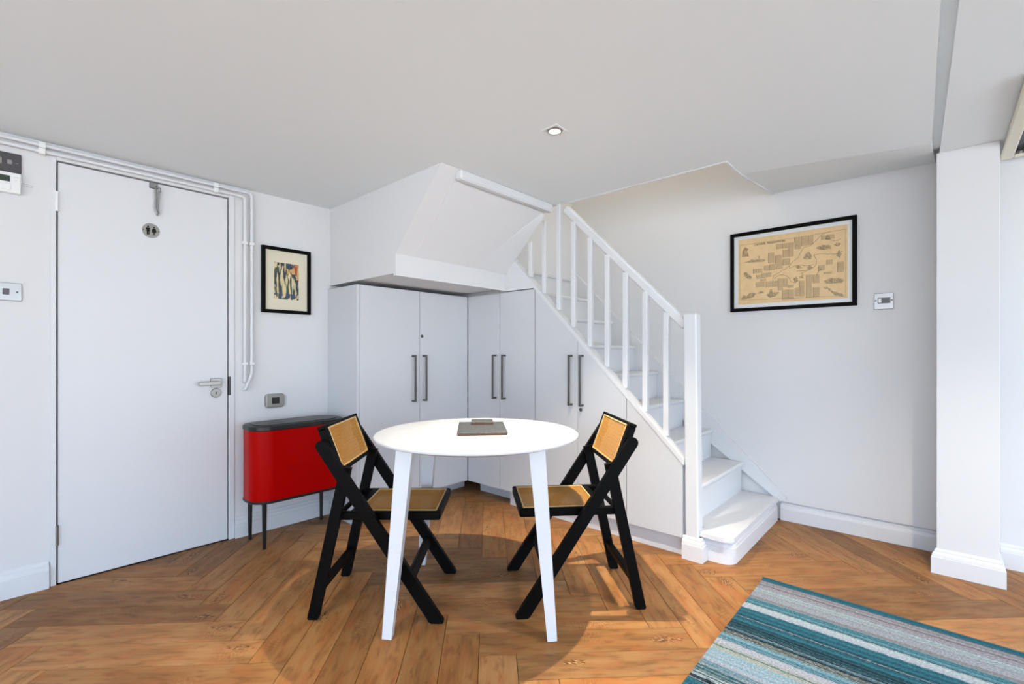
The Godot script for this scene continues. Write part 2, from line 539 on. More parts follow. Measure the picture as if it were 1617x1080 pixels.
func make_materials():
	M.wall = paint(Color(0.845, 0.845, 0.85), 0.75, 0.0, 0.3)
	M.ceiling = paint(Color(0.905, 0.925, 0.93), 0.85, 0.0, 0.25)
	M.gloss = paint(Color(0.845, 0.85, 0.86), 0.4, 0.0, 0.4)       # eggshell joinery
	M.cupboard = paint(Color(0.8, 0.808, 0.822), 0.45, 0.0, 0.35)
	M.pictogram = paint(Color(0.06, 0.055, 0.05), 0.9)
	M.steel = paint(Color(0.58, 0.57, 0.55), 0.34, 1.0)
	M.handle = paint(Color(0.4, 0.39, 0.38), 0.38, 1.0)
	M.chrome = paint(Color(0.6, 0.6, 0.6), 0.35, 1.0)
	M.gunmetal = paint(Color(0.33, 0.32, 0.33), 0.42, 0.8)
	M.black = paint(Color(0.03, 0.029, 0.03), 0.5, 0.0, 0.18)
	M.blackplastic = paint(Color(0.035, 0.037, 0.042), 0.36)
	M.red = paint(Color(0.66, 0.001, 0.002), 0.3, 0.0, 0.2)
	M.table = paint(Color(0.8, 0.81, 0.825), 0.25, 0.0, 0.4)
	M.cane = paint(Color(0.72, 0.53, 0.27), 0.6, 0.0, 0.3)
	M.spline = paint(Color(0.8, 0.68, 0.47), 0.6)
	M.white = paint(Color(0.9, 0.9, 0.9), 0.4)
	M.cream = paint(Color(0.87, 0.85, 0.78), 0.45)
	M.mount = paint(Color(0.85, 0.82, 0.73), 0.9)
	M.paper = paint(Color(0.86, 0.87, 0.87), 0.9)
	M.ink = paint(Color(0.2, 0.15, 0.1), 0.9)
	M.lcd = paint(Color(0.2, 0.24, 0.22), 0.25)
	M.cork = paint(Color(0.42, 0.27, 0.15), 0.8)
	M.subfloor = paint(Color(0.16, 0.09, 0.045), 0.9)
	M.glass = paint(Color(1, 1, 1, 0.03), 0.02, 0.0, 0.25)
	M.glass.transparency = BaseMaterial3D.TRANSPARENCY_ALPHA
	M.wood = []
	var tones := []
	var tr := RandomNumberGenerator.new()
	tr.seed = 4
	for i in 12:
		var k := [0.9, 1.06, 0.98, 1.12, 0.86, 1.02, 0.95, 1.1, 0.92, 1.04, 0.88, 1.0][i] as float
		var w := tr.randf_range(-0.02, 0.025)
		tones.append([Color(0.585 * k + w, 0.425 * k, 0.265 * k - w), Color(0.35 * k + w, 0.235 * k, 0.135 * k), Color(0.66 * k, 0.515 * k, 0.345 * k)])
	for i in tones.size():
		var m := textured(wood_image(100 + i * 17, tones[i][0], tones[i][1], tones[i][2]), 0.36)
		m.metallic_specular = 0.22
		M.wood.append(m)
	M.rug = textured(rug_image(), 0.95)
	M.rug.metallic_specular = 0.1
	M.chart = textured(chart_image(), 0.8)
	M.print = textured(print_image(), 0.8)
	M.slate = textured(slate_image(), 0.55)
	M.slate.uv1_triplanar = true
	M.slate.uv1_scale = Vector3(5, 5, 5)

# ---------------------------------------------------------------- camera, sky, light
func make_view():
	var cam := Camera3D.new()
	cam.name = "camera"
	cam.projection = Camera3D.PROJECTION_FRUSTUM
	cam.near = 0.05
	cam.far = 60.0
	cam.size = 2.0 * cam.near * 540.0 / FOCAL
	cam.frustum_offset = Vector2(0.0, cam.near * (HORIZON - 540.0) / FOCAL)
	cam.position = Vector3(0, EYE, 0)
	cam.rotation_degrees = Vector3(0, -(90.0 - YAW), 0)
	add_child(cam)
	cam.current = true
	var sky_mat := ProceduralSkyMaterial.new()
	sky_mat.sky_top_color = Color(0.64, 0.78, 0.96)
	sky_mat.sky_horizon_color = Color(0.9, 0.95, 0.985)
	sky_mat.ground_bottom_color = Color(0.88, 0.91, 0.94)
	sky_mat.ground_horizon_color = Color(0.89, 0.935, 0.955)
	sky_mat.sky_energy_multiplier = 1.0
	sky_mat.ground_energy_multiplier = 1.0
	var sky := Sky.new()
	sky.sky_material = sky_mat
	var env := Environment.new()
	env.background_mode = Environment.BG_SKY
	env.sky = sky
	env.background_energy_multiplier = 7.0
	env.tonemap_mode = Environment.TONE_MAPPER_LINEAR
	env.tonemap_exposure = 0.93
	env.ambient_light_source = Environment.AMBIENT_SOURCE_SKY
	env.sdfgi_enabled = true
	env.ssao_enabled = true
	env.ssil_enabled = true
	var we := WorldEnvironment.new()
	we.name = "world_environment"
	we.environment = env
	add_child(we)

# ---------------------------------------------------------------- the room
func wall_with_openings(axis: int, u0: float, u1: float, y0: float, y1: float, k0: float, k1: float, holes: Array) -> MB:
	# wall across `axis` (0: x, 2: z) between k0 and k1; holes [u0, u1, y0, y1] side by side
	var b := MB.new()
	var put = func(a: float, c: float, d: float, e: float):
		if a >= c or d >= e: return
		if axis == 2: b.box(Vector3(a, d, minf(k0, k1)), Vector3(c, e, maxf(k0, k1)))
		else: b.box(Vector3(minf(k0, k1), d, a), Vector3(maxf(k0, k1), e, c))
	var at := u0
	for h in holes:
		put.call(at, h[0], y0, y1)
		put.call(h[0], h[1], y0, h[2])
		put.call(h[0], h[1], h[3], y1)
		at = h[1]
	put.call(at, u1, y0, y1)
	return b

func window(called: String, label: String, axis: int, u0: float, u1: float, y0: float, y1: float, k: float, panes: int):
	var mid := (u0 + u1) / 2
	var o := thing(called, Vector3(mid, y0, k) if axis == 2 else Vector3(k, y0, mid), label, "window", "", "structure")
	var P = func(u: float, y: float, d: float) -> Vector3:
		return Vector3(u, y, k + d) if axis == 2 else Vector3(k + d, y, u)
	var f := MB.new()
	for q in [[u0, u1, y0, y0 + 0.05], [u0, u1, y1 - 0.05, y1], [u0, u0 + 0.05, y0, y1], [u1 - 0.05, u1, y0, y1]]:
		var a: Vector3 = P.call(q[0], q[2], -0.03)
		var c: Vector3 = P.call(q[1], q[3], 0.03)
		f.box(a.min(c), a.max(c), 0.003)
	part(o, "window_frame", f, M.white)
	for i in panes:
		var a0 := lerpf(u0 + 0.05, u1 - 0.05, float(i) / panes)
		var a1 := lerpf(u0 + 0.05, u1 - 0.05, float(i + 1) / panes)
		if i > 0:
			var g := MB.new()
			g.box((P.call(a0 - 0.02, y0 + 0.05, -0.025) as Vector3).min(P.call(a0 + 0.02, y1 - 0.05, 0.025)), (P.call(a0 - 0.02, y0 + 0.05, -0.025) as Vector3).max(P.call(a0 + 0.02, y1 - 0.05, 0.025)), 0.002)
			part(o, "glazing_bar", g, M.white)
		var p := MB.new()
		p.quad(P.call(a0, y0 + 0.05, 0), P.call(a1, y0 + 0.05, 0), P.call(a1, y1 - 0.05, 0), P.call(a0, y1 - 0.05, 0), P.call(0, 0, 1) - P.call(0, 0, 0))
		part(o, "pane", p, M.glass)

# skirting: moulded profile run between two floor points, `out` points into the room
func skirting_run(b: MB, p0: Vector3, p1: Vector3, out: Vector3, high := 0.118, m0 := 0.0, m1 := 0.0):
	var prof := [Vector2(0.0, 0.0), Vector2(0.02, 0.0), Vector2(0.02, 0.078), Vector2(0.0175, 0.0805), Vector2(0.0175, 0.084), Vector2(0.0155, 0.094), Vector2(0.011, 0.1), Vector2(0.0085, 0.102), Vector2(0.0085, 0.107), Vector2(0.006, 0.113), Vector2(0.0, 0.118)]
	var d := (p1 - p0).normalized()
	var rows := []
	for q in prof:
		var y: float = q.y * high / 0.118
		rows.append([p0 + out * q.x + Vector3.UP * y - d * (q.x * m0), p1 + out * q.x + Vector3.UP * y + d * (q.x * m1)])
	for i in prof.size() - 1:
		var e: Vector2 = prof[i + 1] - prof[i]
		var o := out * e.y - Vector3.UP * e.x
		b.quad(rows[i][0], rows[i][1], rows[i + 1][1], rows[i + 1][0], o)
	for k in 2:
		for i in range(1, prof.size() - 1):
			b.tri(rows[0][k], rows[i][k], rows[i + 1][k], -d if k == 0 else d)

func in_frame(p: Vector3) -> bool:
	var th := deg_to_rad(YAW)
	var f := Vector3(cos(th), 0, -sin(th))
	var r := Vector3(sin(th), 0, cos(th))
	var q := p - Vector3(0, EYE, 0)
	var d := q.dot(f)
	if d < 0.2: return false
	var u := 808.5 + FOCAL * q.dot(r) / d
	var v := HORIZON - FOCAL * q.y / d
	return u > -20 and u < 1637 and v > 0 and v < 1100

func make_floor():
	var b := bx(Vector3(NEAR_X - 0.15, -0.2, WALL_Z - 0.15), Vector3(WALL_X + 0.15, -0.006, REAR_Z + 0.15))
	var fl := single("floor", b, M.subfloor, "brown oak herringbone floor of wide knotty planks", "floor", "", "structure")
	var w := 0.131
	var L := 6.0 * w
	var s := sqrt(0.5)
	var e1 := Vector2(s, s)
	var e2 := Vector2(s, -s)
	var room := PackedVector2Array([Vector2(NEAR_X, WALL_Z), Vector2(WALL_X, WALL_Z), Vector2(WALL_X, REAR_Z), Vector2(NEAR_X, REAR_Z)])
	var rest := MB.new()
	var shown := 0
	for m in range(-9, 10):
		for k in range(-60, 61):
			for kind in 2:
				var left := -0.164 + k * w + m * L
				var top := 1.909 - k * w + m * L
				var r: Array
				if kind == 0: r = [left, left + L, top - w, top]
				else: r = [left - w, left, top - L, top]
				var poly := PackedVector2Array([e1 * r[0] + e2 * r[2], e1 * r[1] + e2 * r[2], e1 * r[1] + e2 * r[3], e1 * r[0] + e2 * r[3]])
				var cut := Geometry2D.intersect_polygons(poly, room)
				if cut.is_empty(): continue
				var c: PackedVector2Array = cut[0]
				if c.size() < 3: continue
				rng.seed = hash(Vector3i(m, k, kind))
				var flip := rng.randf() < 0.5
				var mirror := rng.randf() < 0.5
				var which := rng.randi_range(0, M.wood.size() - 1)
				var UV = func(p: Vector2) -> Vector2:
					var q := Vector2((p.dot(e1) - r[0]) / (r[1] - r[0]), (p.dot(e2) - r[2]) / (r[3] - r[2]))
					if kind == 1: q = Vector2(q.y, q.x)
					if flip: q.x = 1.0 - q.x
					if mirror: q.y = 1.0 - q.y
					return Vector2(0.003 + 0.994 * q.x, 0.01 + 0.98 * q.y)
				var seen := false
				var cen := Vector2.ZERO
				for p in c:
					cen += p
					if in_frame(Vector3(p.x, 0, p.y)): seen = true
				cen /= c.size()
				if in_frame(Vector3(cen.x, 0, cen.y)): seen = true
				for i in c.size():      # leave a hair of joint open
					c[i] += (cen - c[i]).normalized() * 0.0007
				var pb := MB.new() if seen else rest
				var lift := rng.randf_range(-0.0004, 0.0)
				var ins := PackedVector2Array()
				var N := c.size()
				var cw := Geometry2D.is_polygon_clockwise(c)
				for i in N:
					var d0 := (c[i] - c[(i - 1 + N) % N]).normalized()
					var d1 := (c[(i + 1) % N] - c[i]).normalized()
					var n0 := Vector2(-d0.y, d0.x) * (-1.0 if cw else 1.0)
					var n1 := Vector2(-d1.y, d1.x) * (-1.0 if cw else 1.0)
					var mi := (n0 + n1)
					ins.append(c[i] + mi / maxf(0.4, 1.0 + n0.dot(n1)) * 0.0011)
				for i in N:
					var j := (i + 1) % N
					if i > 0 and j > 0 and i < N - 1:
						pb.tri(Vector3(ins[0].x, lift, ins[0].y), Vector3(ins[i].x, lift, ins[i].y), Vector3(ins[j].x, lift, ins[j].y), Vector3.UP, UV.call(ins[0]), UV.call(ins[i]), UV.call(ins[j]))
					var o := Vector3(c[i].x + c[j].x - 2 * cen.x, 0, c[i].y + c[j].y - 2 * cen.y).normalized()
					var uvs := [UV.call(ins[i]), UV.call(ins[j]), UV.call(ins[j]), UV.call(ins[i])]
					pb.quad(Vector3(ins[i].x, lift, ins[i].y), Vector3(ins[j].x, lift, ins[j].y), Vector3(c[j].x, lift - 0.0035, c[j].y), Vector3(c[i].x, lift - 0.0035, c[i].y), o + Vector3.UP, uvs)
					pb.quad(Vector3(c[i].x, lift - 0.0035, c[i].y), Vector3(c[j].x, lift - 0.0035, c[j].y), Vector3(c[j].x, -0.0058, c[j].y), Vector3(c[i].x, -0.0058, c[i].y), o, uvs)
				if seen:
					shown += 1
					part(fl, "plank", pb, M.wood[which])
	var ro := part(fl, "plank_field", rest, M.wood[1])
	ro.set_meta("kind", "stuff")
	print("planks shown ", shown)

func make_shell():
	make_floor()
	# door wall
	var b := wall_with_openings(2, NEAR_X - 0.15, WALL_X + 0.15, 0.0, 2.3, WALL_Z - 0.15, WALL_Z, [[0.196, 0.901, 0.0, 1.938]])
	single("wall_left", b, M.wall, "white painted wall with the flush door and two white pipes", "wall", "", "structure")
	# stair wall: lining stops just above the skirting
	b = MB.new()
	b.box(Vector3(WALL_X + 0.02, 0, WALL_Z), Vector3(WALL_X + 0.17, 3.7, REAR_Z))
	b.box(Vector3(WALL_X, 0.119, WALL_Z), Vector3(WALL_X + 0.02, 3.7, 0.003))
	b.box(Vector3(WALL_X, 0.0, 0.003), Vector3(WALL_X + 0.02, 3.7, REAR_Z))
	single("wall_right", b, M.wall, "long white wall behind the staircase carrying the framed chart", "wall", "", "structure")
	var px := 3.058
	b = bx(Vector3(px, 0, 0.0), Vector3(WALL_X, CEIL2, 0.213), 0.002)
	single("pillar", b, M.wall, "white painted pier standing out from the stair wall", "pillar", "", "structure")
	# walls behind the camera, with the windows that light the room
	b = wall_with_openings(2, NEAR_X - 0.15, WALL_X + 0.17, 0.0, 2.3, REAR_Z, REAR_Z + 0.15, [[-2.35, 3.1, 0.1, 1.98]])
	single("wall_rear", b, M.wall, "white wall with a wide shop window", "wall", "", "structure")
	b = wall_with_openings(0, WALL_Z, REAR_Z, 0.0, 2.3, NEAR_X - 0.15, NEAR_X, [[-1.9, 3.1, 0.1, 1.98]])
	single("wall_near", b, M.wall, "white wall with a wide window facing the staircase", "wall", "", "structure")
	window("window_1", "wide white framed shop window in four lights", 2, -2.35, 3.1, 0.1, 1.98, REAR_Z + 0.08, 4)
	window("window_2", "wide white framed window in three lights", 0, -1.9, 3.1, 0.1, 1.98, NEAR_X - 0.08, 3)
	# ceilings: the dropped main ceiling stops short of the stair wall and of the ceiling over the window side
	b = MB.new()
	b.prism(PackedVector2Array([Vector2(NEAR_X, WALL_Z), Vector2(2.445, WALL_Z), Vector2(2.445, -0.78), Vector2(2.665, -0.78), Vector2(2.858, -0.016), Vector2(1.71, 0.009), Vector2(NEAR_X, 0.103)]), 1, CEIL, CAP)
	single("ceiling", b, M.ceiling, "flat white dropped ceiling with a stairwell opening", "ceiling", "", "structure")
	b = MB.new()
	b.prism(PackedVector2Array([Vector2(NEAR_X, 0.168), Vector2(1.746, 0.048), Vector2(2.975, 0.014), Vector2(WALL_X, 0.003), Vector2(WALL_X, REAR_Z), Vector2(NEAR_X, REAR_Z)]), 1, CEIL2, CAP)
	# shallow bottom of the slot between the two ceilings
	b.prism(PackedVector2Array([Vector2(NEAR_X, 0.1032), Vector2(1.71, 0.0092), Vector2(2.858, -0.0158), Vector2(3.05, -0.011), Vector2(3.05, 0.0118), Vector2(2.975, 0.0138), Vector2(1.746, 0.0478), Vector2(NEAR_X, 0.1678)]), 1, 2.043, CAP)
	single("ceiling_window_side", b, M.ceiling, "white ceiling beyond the narrow slot, carrying the air conditioner", "ceiling", "", "structure")
	b = MB.new()
	b.prism(PackedVector2Array([Vector2(NEAR_X - 0.15, WALL_Z - 0.15), Vector2(2.445, WALL_Z - 0.15), Vector2(2.445, -0.78), Vector2(WALL_X, -0.78), Vector2(WALL_X, REAR_Z + 0.15), Vector2(NEAR_X - 0.15, REAR_Z + 0.15)]), 1, CAP, 2.3)
	# shallow splay rising to the stair wall
	var q0 := Vector3(2.665, CEIL, -0.78)
	var q1 := Vector3(2.858, CEIL, -0.016)
	var q2 := Vector3(WALL_X, 2.068, -0.004)
	var q3 := Vector3(WALL_X, CAP, -0.78)
	b.quad(q0, q1, q2, q3, Vector3.DOWN)
	b.quad(q0, q3, Vector3(WALL_X, CAP + 0.001, -0.78), Vector3(2.665, CAP + 0.001, -0.78), Vector3.FORWARD)
	b.quad(q1, q2, Vector3(WALL_X, CAP + 0.001, -0.004), Vector3(2.858, CAP + 0.001, -0.016), Vector3.BACK)
	single("ceiling_slab", b, M.ceiling, "recessed white ceiling strip above the edges of the dropped ceiling", "ceiling", "", "structure")
	# stairwell shaft above
	b = MB.new()
	b.box(Vector3(2.46, 1.2, WALL_Z + 0.0005), Vector3(WALL_X, 3.7, -2.335))
	b.box(Vector3(2.3, 2.301, WALL_Z - 0.15), Vector3(2.46, 3.7, -2.335))
	b.box(Vector3(2.46, 2.301, WALL_Z - 0.15), Vector3(WALL_X + 0.17, 3.7, WALL_Z))
	single("wall_stairwell", b, M.wall, "white end wall at the top of the staircase", "wall", "", "structure")
	b = MB.new()
	b.box(Vector3(2.3, 2.3, -2.335), Vector3(2.445, 3.7, -0.63))
	b.box(Vector3(2.445, 2.3, -0.78), Vector3(WALL_X, 3.7, -0.63))
	single("wall_upstairs", b, M.wall, "white upstairs walls round the stairwell opening", "wall", "", "structure")
	b = bx(Vector3(2.3, 3.7, WALL_Z - 0.15), Vector3(WALL_X + 0.17, 3.85, -0.63))
	single("ceiling_upstairs", b, M.ceiling, "white ceiling above the stairwell", "ceiling", "", "structure")
	b = MB.new()
	b.box(Vector3(2.434, CEIL - 0.005, -1.72), Vector3(2.449, CEIL + 0.01, -0.768), 0.003)
	b.bar(Vector3(2.449, CEIL + 0.001, -0.774), Vector3(2.665, CEIL + 0.001, -0.774), Vector3.UP, 0.012, 0.014, 0.003)
	b.bar(Vector3(2.665, CEIL + 0.001, -0.774), Vector3(WALL_X - 0.002, CAP - 0.002, -0.774), Vector3.UP, 0.012, 0.014, 0.003)
	single("trim_2", b, M.gloss, "thin white bead along the edge of the stairwell opening", "trim", "", "structure")
	# skirting boards
	b = MB.new()
	skirting_run(b, Vector3(NEAR_X, 0, WALL_Z), Vector3(0.172, 0, WALL_Z), Vector3(0, 0, 1))
	single("baseboard_left", b, M.gloss, "white moulded skirting board left of the flush door", "skirting board", "", "structure")
	b = MB.new()
	skirting_run(b, Vector3(0.93, 0, WALL_Z), Vector3(1.4835, 0, WALL_Z), Vector3(0, 0, 1))
	single("baseboard_corner", b, M.gloss, "white moulded skirting board behind the red bin", "skirting board", "", "structure")
	b = MB.new()
	skirting_run(b, Vector3(WALL_X + 0.02, 0, -0.001), Vector3(WALL_X + 0.02, 0, -0.735), Vector3(-1, 0, 0), 0.112)
	single("baseboard_right", b, M.gloss, "white moulded skirting board set under the stair wall lining", "skirting board", "", "structure")
	b = MB.new()
	skirting_run(b, Vector3(px, 0, 0.213), Vector3(px, 0, 0.0), Vector3(-1, 0, 0), 0.118, 1.0, 1.0)
	skirting_run(b, Vector3(WALL_X, 0, 0.213), Vector3(px, 0, 0.213), Vector3(0, 0, 1), 0.118, 0.0, 1.0)
	single("baseboard_pillar", b, M.gloss, "white moulded skirting board round the foot of the pier", "skirting board", "", "structure")
	b = MB.new()
	skirting_run(b, Vector3(WALL_X, 0, REAR_Z), Vector3(WALL_X, 0, 0.234), Vector3(-1, 0, 0))
	single("baseboard_window_side", b, M.gloss, "white moulded skirting board beyond the pier", "skirting board", "", "structure")

func make_door():
	var x0 := 0.2019
	var x1 := 0.8945
	var o := thing("door_1", Vector3((x0 + x1) / 2, 0, WALL_Z), "white flush door with steel lever handle and toilet sign", "door", "", "structure")
	part(o, "leaf", bx(Vector3(x0, 0.005, WALL_Z - 0.044), Vector3(x1, 1.931, WALL_Z - 0.001), 0.0015), M.gloss)
	# stop behind the gaps
	part(o, "rebate", bx(Vector3(0.19, 0.0, WALL_Z - 0.11), Vector3(0.907, 1.944, WALL_Z - 0.05)), M.gloss)
	for y in [1.751, 0.226]:
		var h := MB.new()
		h.tube([Vector3(x0 - 0.003, y - 0.045, WALL_Z + 0.004), Vector3(x0 - 0.003, y + 0.045, WALL_Z + 0.004)], 0.006, 10)
		part(o, "hinge", h, M.white if y > 1.0 else M.steel)
	# lever handle on a square rose
	var hd := part(o, "handle", bx(Vector3(0.809, 0.866, WALL_Z - 0.001), Vector3(0.862, 0.918, WALL_Z + 0.011), 0.002), M.steel)
	var l := MB.new()
	l.tube([Vector3(0.835, 0.892, WALL_Z + 0.008), Vector3(0.835, 0.892, WALL_Z + 0.05)], 0.009, 14)
	l.box(Vector3(0.742, 0.881, WALL_Z + 0.04), Vector3(0.845, 0.903, WALL_Z + 0.056), 0.003)
	part(hd, "lever", l, M.steel)
	var k := MB.new()
	k.lathe([Vector2(0.026, 0.0), Vector2(0.026, 0.006), Vector2(0.023, 0.009), Vector2(0.0, 0.009)], 28, Vector3(0.836, 0.836, WALL_Z - 0.001), Basis(Vector3.RIGHT, PI / 2))
	var ky := part(o, "keyhole_cover", k, M.steel)
	part(ky, "key_slot", bx(Vector3(0.833, 0.829, WALL_Z + 0.006), Vector3(0.839, 0.843, WALL_Z + 0.0095), 0.001), M.gunmetal)
	# strike plate on the frame
	part(o, "strike_plate", bx(Vector3(0.8985, 0.82, WALL_Z - 0.01), Vector3(0.909, 0.925, WALL_Z + 0.0085), 0.001), M.gunmetal)
	# over-door hook with a hanging strap
	var hk := MB.new()
	hk.box(Vector3(0.537, 1.9, WALL_Z - 0.001), Vector3(0.572, 1.93, WALL_Z + 0.01), 0.003)
	hk.tube([Vector3(0.565, 1.912, WALL_Z + 0.005), Vector3(0.575, 1.9, WALL_Z + 0.03), Vector3(0.578, 1.885, WALL_Z + 0.02)], 0.006, 8)
	var hook := part(o, "hook", hk, M.chrome)
	var st := MB.new()
	st.tube([Vector3(0.562, 1.9, WALL_Z + 0.014), Vector3(0.563, 1.85, WALL_Z + 0.012), Vector3(0.561, 1.8, WALL_Z + 0.012), Vector3(0.567, 1.778, WALL_Z + 0.012)], 0.0045, 8)
	st.tube([Vector3(0.577, 1.892, WALL_Z + 0.016), Vector3(0.573, 1.84, WALL_Z + 0.013), Vector3(0.572, 1.795, WALL_Z + 0.012), Vector3(0.576, 1.776, WALL_Z + 0.012), Vector3(0.568, 1.764, WALL_Z + 0.012)], 0.0042, 8)
	part(hook, "strap", st, M.chrome)
	# frame
	var t := thing("trim_1", Vector3(0.55, 0, WALL_Z), "flat white frame round the flush door", "door frame", "", "structure")
	part(t, "jamb", bx(Vector3(0.176, 0, WALL_Z), Vector3(0.196, 1.965, WALL_Z + 0.006), 0.0015), M.gloss)
	part(t, "jamb", bx(Vector3(0.901, 0, WALL_Z), Vector3(0.928, 1.965, WALL_Z + 0.006), 0.0015), M.gloss)
	part(t, "head", bx(Vector3(0.196, 1.938, WALL_Z), Vector3(0.901, 1.965, WALL_Z + 0.006), 0.0015), M.gloss)
	# round sign with two figures
	var sgn := thing("toilet_sign", Vector3(0.545, 1.684, WALL_Z), "round steel sign with black man and woman figures on the door", "sign")
	var d := MB.new()
	d.lathe([Vector2(0.037, 0.0), Vector2(0.037, 0.0015), Vector2(0.036, 0.0022), Vector2(0.0, 0.0022)], 40, Vector3(0.545, 1.684, WALL_Z - 0.001), Basis(Vector3.RIGHT, PI / 2))
	part(sgn, "disc", d, M.steel)
	for s in [-1, 1]:
		var c := Vector3(0.545 + s * 0.0125, 1.684, WALL_Z + 0.0006)
		var f := MB.new()
		f.lathe([Vector2(0.0042, 0.0), Vector2(0.0042, 0.0012), Vector2(0.0, 0.0012)], 16, c + Vector3(0, 0.0185, 0), Basis(Vector3.RIGHT, PI / 2))
		if s < 0:
			f.box(c + Vector3(-0.0085, 0.007, 0), c + Vector3(0.0085, 0.013, 0.0012))
			f.box(c + Vector3(-0.0055, -0.006, 0), c + Vector3(0.0055, 0.0125, 0.0012))
			f.box(c + Vector3(-0.0085, -0.004, 0), c + Vector3(-0.0062, 0.012, 0.0012))
			f.box(c + Vector3(0.0062, -0.004, 0), c + Vector3(0.0085, 0.012, 0.0012))
			f.box(c + Vector3(-0.0055, -0.022, 0), c + Vector3(-0.0007, -0.004, 0.0012))
			f.box(c + Vector3(0.0007, -0.022, 0), c + Vector3(0.0055, -0.004, 0.0012))
		else:
			f.prism(PackedVector2Array([Vector2(c.x - 0.005, c.y + 0.013), Vector2(c.x - 0.0105, c.y + 0.0), Vector2(c.x - 0.0085, c.y - 0.003), Vector2(c.x - 0.0085, c.y - 0.009), Vector2(c.x + 0.0085, c.y - 0.009), Vector2(c.x + 0.0085, c.y - 0.003), Vector2(c.x + 0.0105, c.y), Vector2(c.x + 0.005, c.y + 0.013)]), 2, c.z, c.z + 0.0012)
			f.box(c + Vector3(-0.0045, -0.022, 0), c + Vector3(-0.0007, -0.008, 0.0012))
			f.box(c + Vector3(0.0007, -0.022, 0), c + Vector3(0.0045, -0.008, 0.0012))
		part(sgn, "figure", f, M.pictogram)
		var sc := MB.new()
		sc.lathe([Vector2(0.003, 0.0), Vector2(0.0025, 0.0012), Vector2(0.0, 0.0014)], 12, Vector3(0.545 + s * 0.031, 1.684, WALL_Z + 0.0006), Basis(Vector3.RIGHT, PI / 2))
		part(sgn, "screw", sc, M.gunmetal)

func make_pipes():
	var z := WALL_Z + 0.022
	for i in 2:
		var y: float = [1.985, 1.958][i]
		var x: float = [1.014, 0.978][i]
		var pts := [Vector3(NEAR_X + 0.001, y, z)]
		for k in 6:
			var a := PI / 2 * k / 5.0
			pts.append(Vector3(x - 0.02 + 0.02 * sin(a), y - 0.02 + 0.02 * cos(a), z))
		if i == 0:
			pts.append_array([Vector3(x, 0.945, z), Vector3(x - 0.002, 0.93, z), Vector3(0.984, 0.857, z), Vector3(0.979, 0.85, z - 0.004), Vector3(0.978, 0.849, z - 0.01), Vector3(0.978, 0.849, WALL_Z + 0.0005)])
		else:
			pts.append_array([Vector3(x, 0.905, z), Vector3(x, 0.893, z - 0.004), Vector3(x, 0.891, z - 0.01), Vector3(x, 0.891, WALL_Z + 0.0005)])
		var o := thing("heating_pipe", Vector3(x, 0.85, WALL_Z), ["upper white pipe along the ceiling that bends down and kinks above the wall socket", "lower white pipe under the ceiling line that drops straight beside the door"][i], "pipe", "white heating pipes on the door wall")
		var b := MB.new()
		b.tube(pts, 0.0085, 14)
		part(o, "tube", b, M.gloss)
		for cx in [-1.0, 0.15, 0.831]:
			var c := MB.new()
			c.box(Vector3(cx - 0.012, y - 0.0135, WALL_Z), Vector3(cx + 0.012, y + 0.0125, z + 0.0115), 0.003)
			part(o, "clip", c, M.white)
		for cy in [1.692, 0.997]:
			var c := MB.new()
			c.box(Vector3(x - 0.014, cy - 0.008, WALL_Z), Vector3(x + 0.014, cy + 0.008, z + 0.0115), 0.003)
			part(o, "clip", c, M.white)

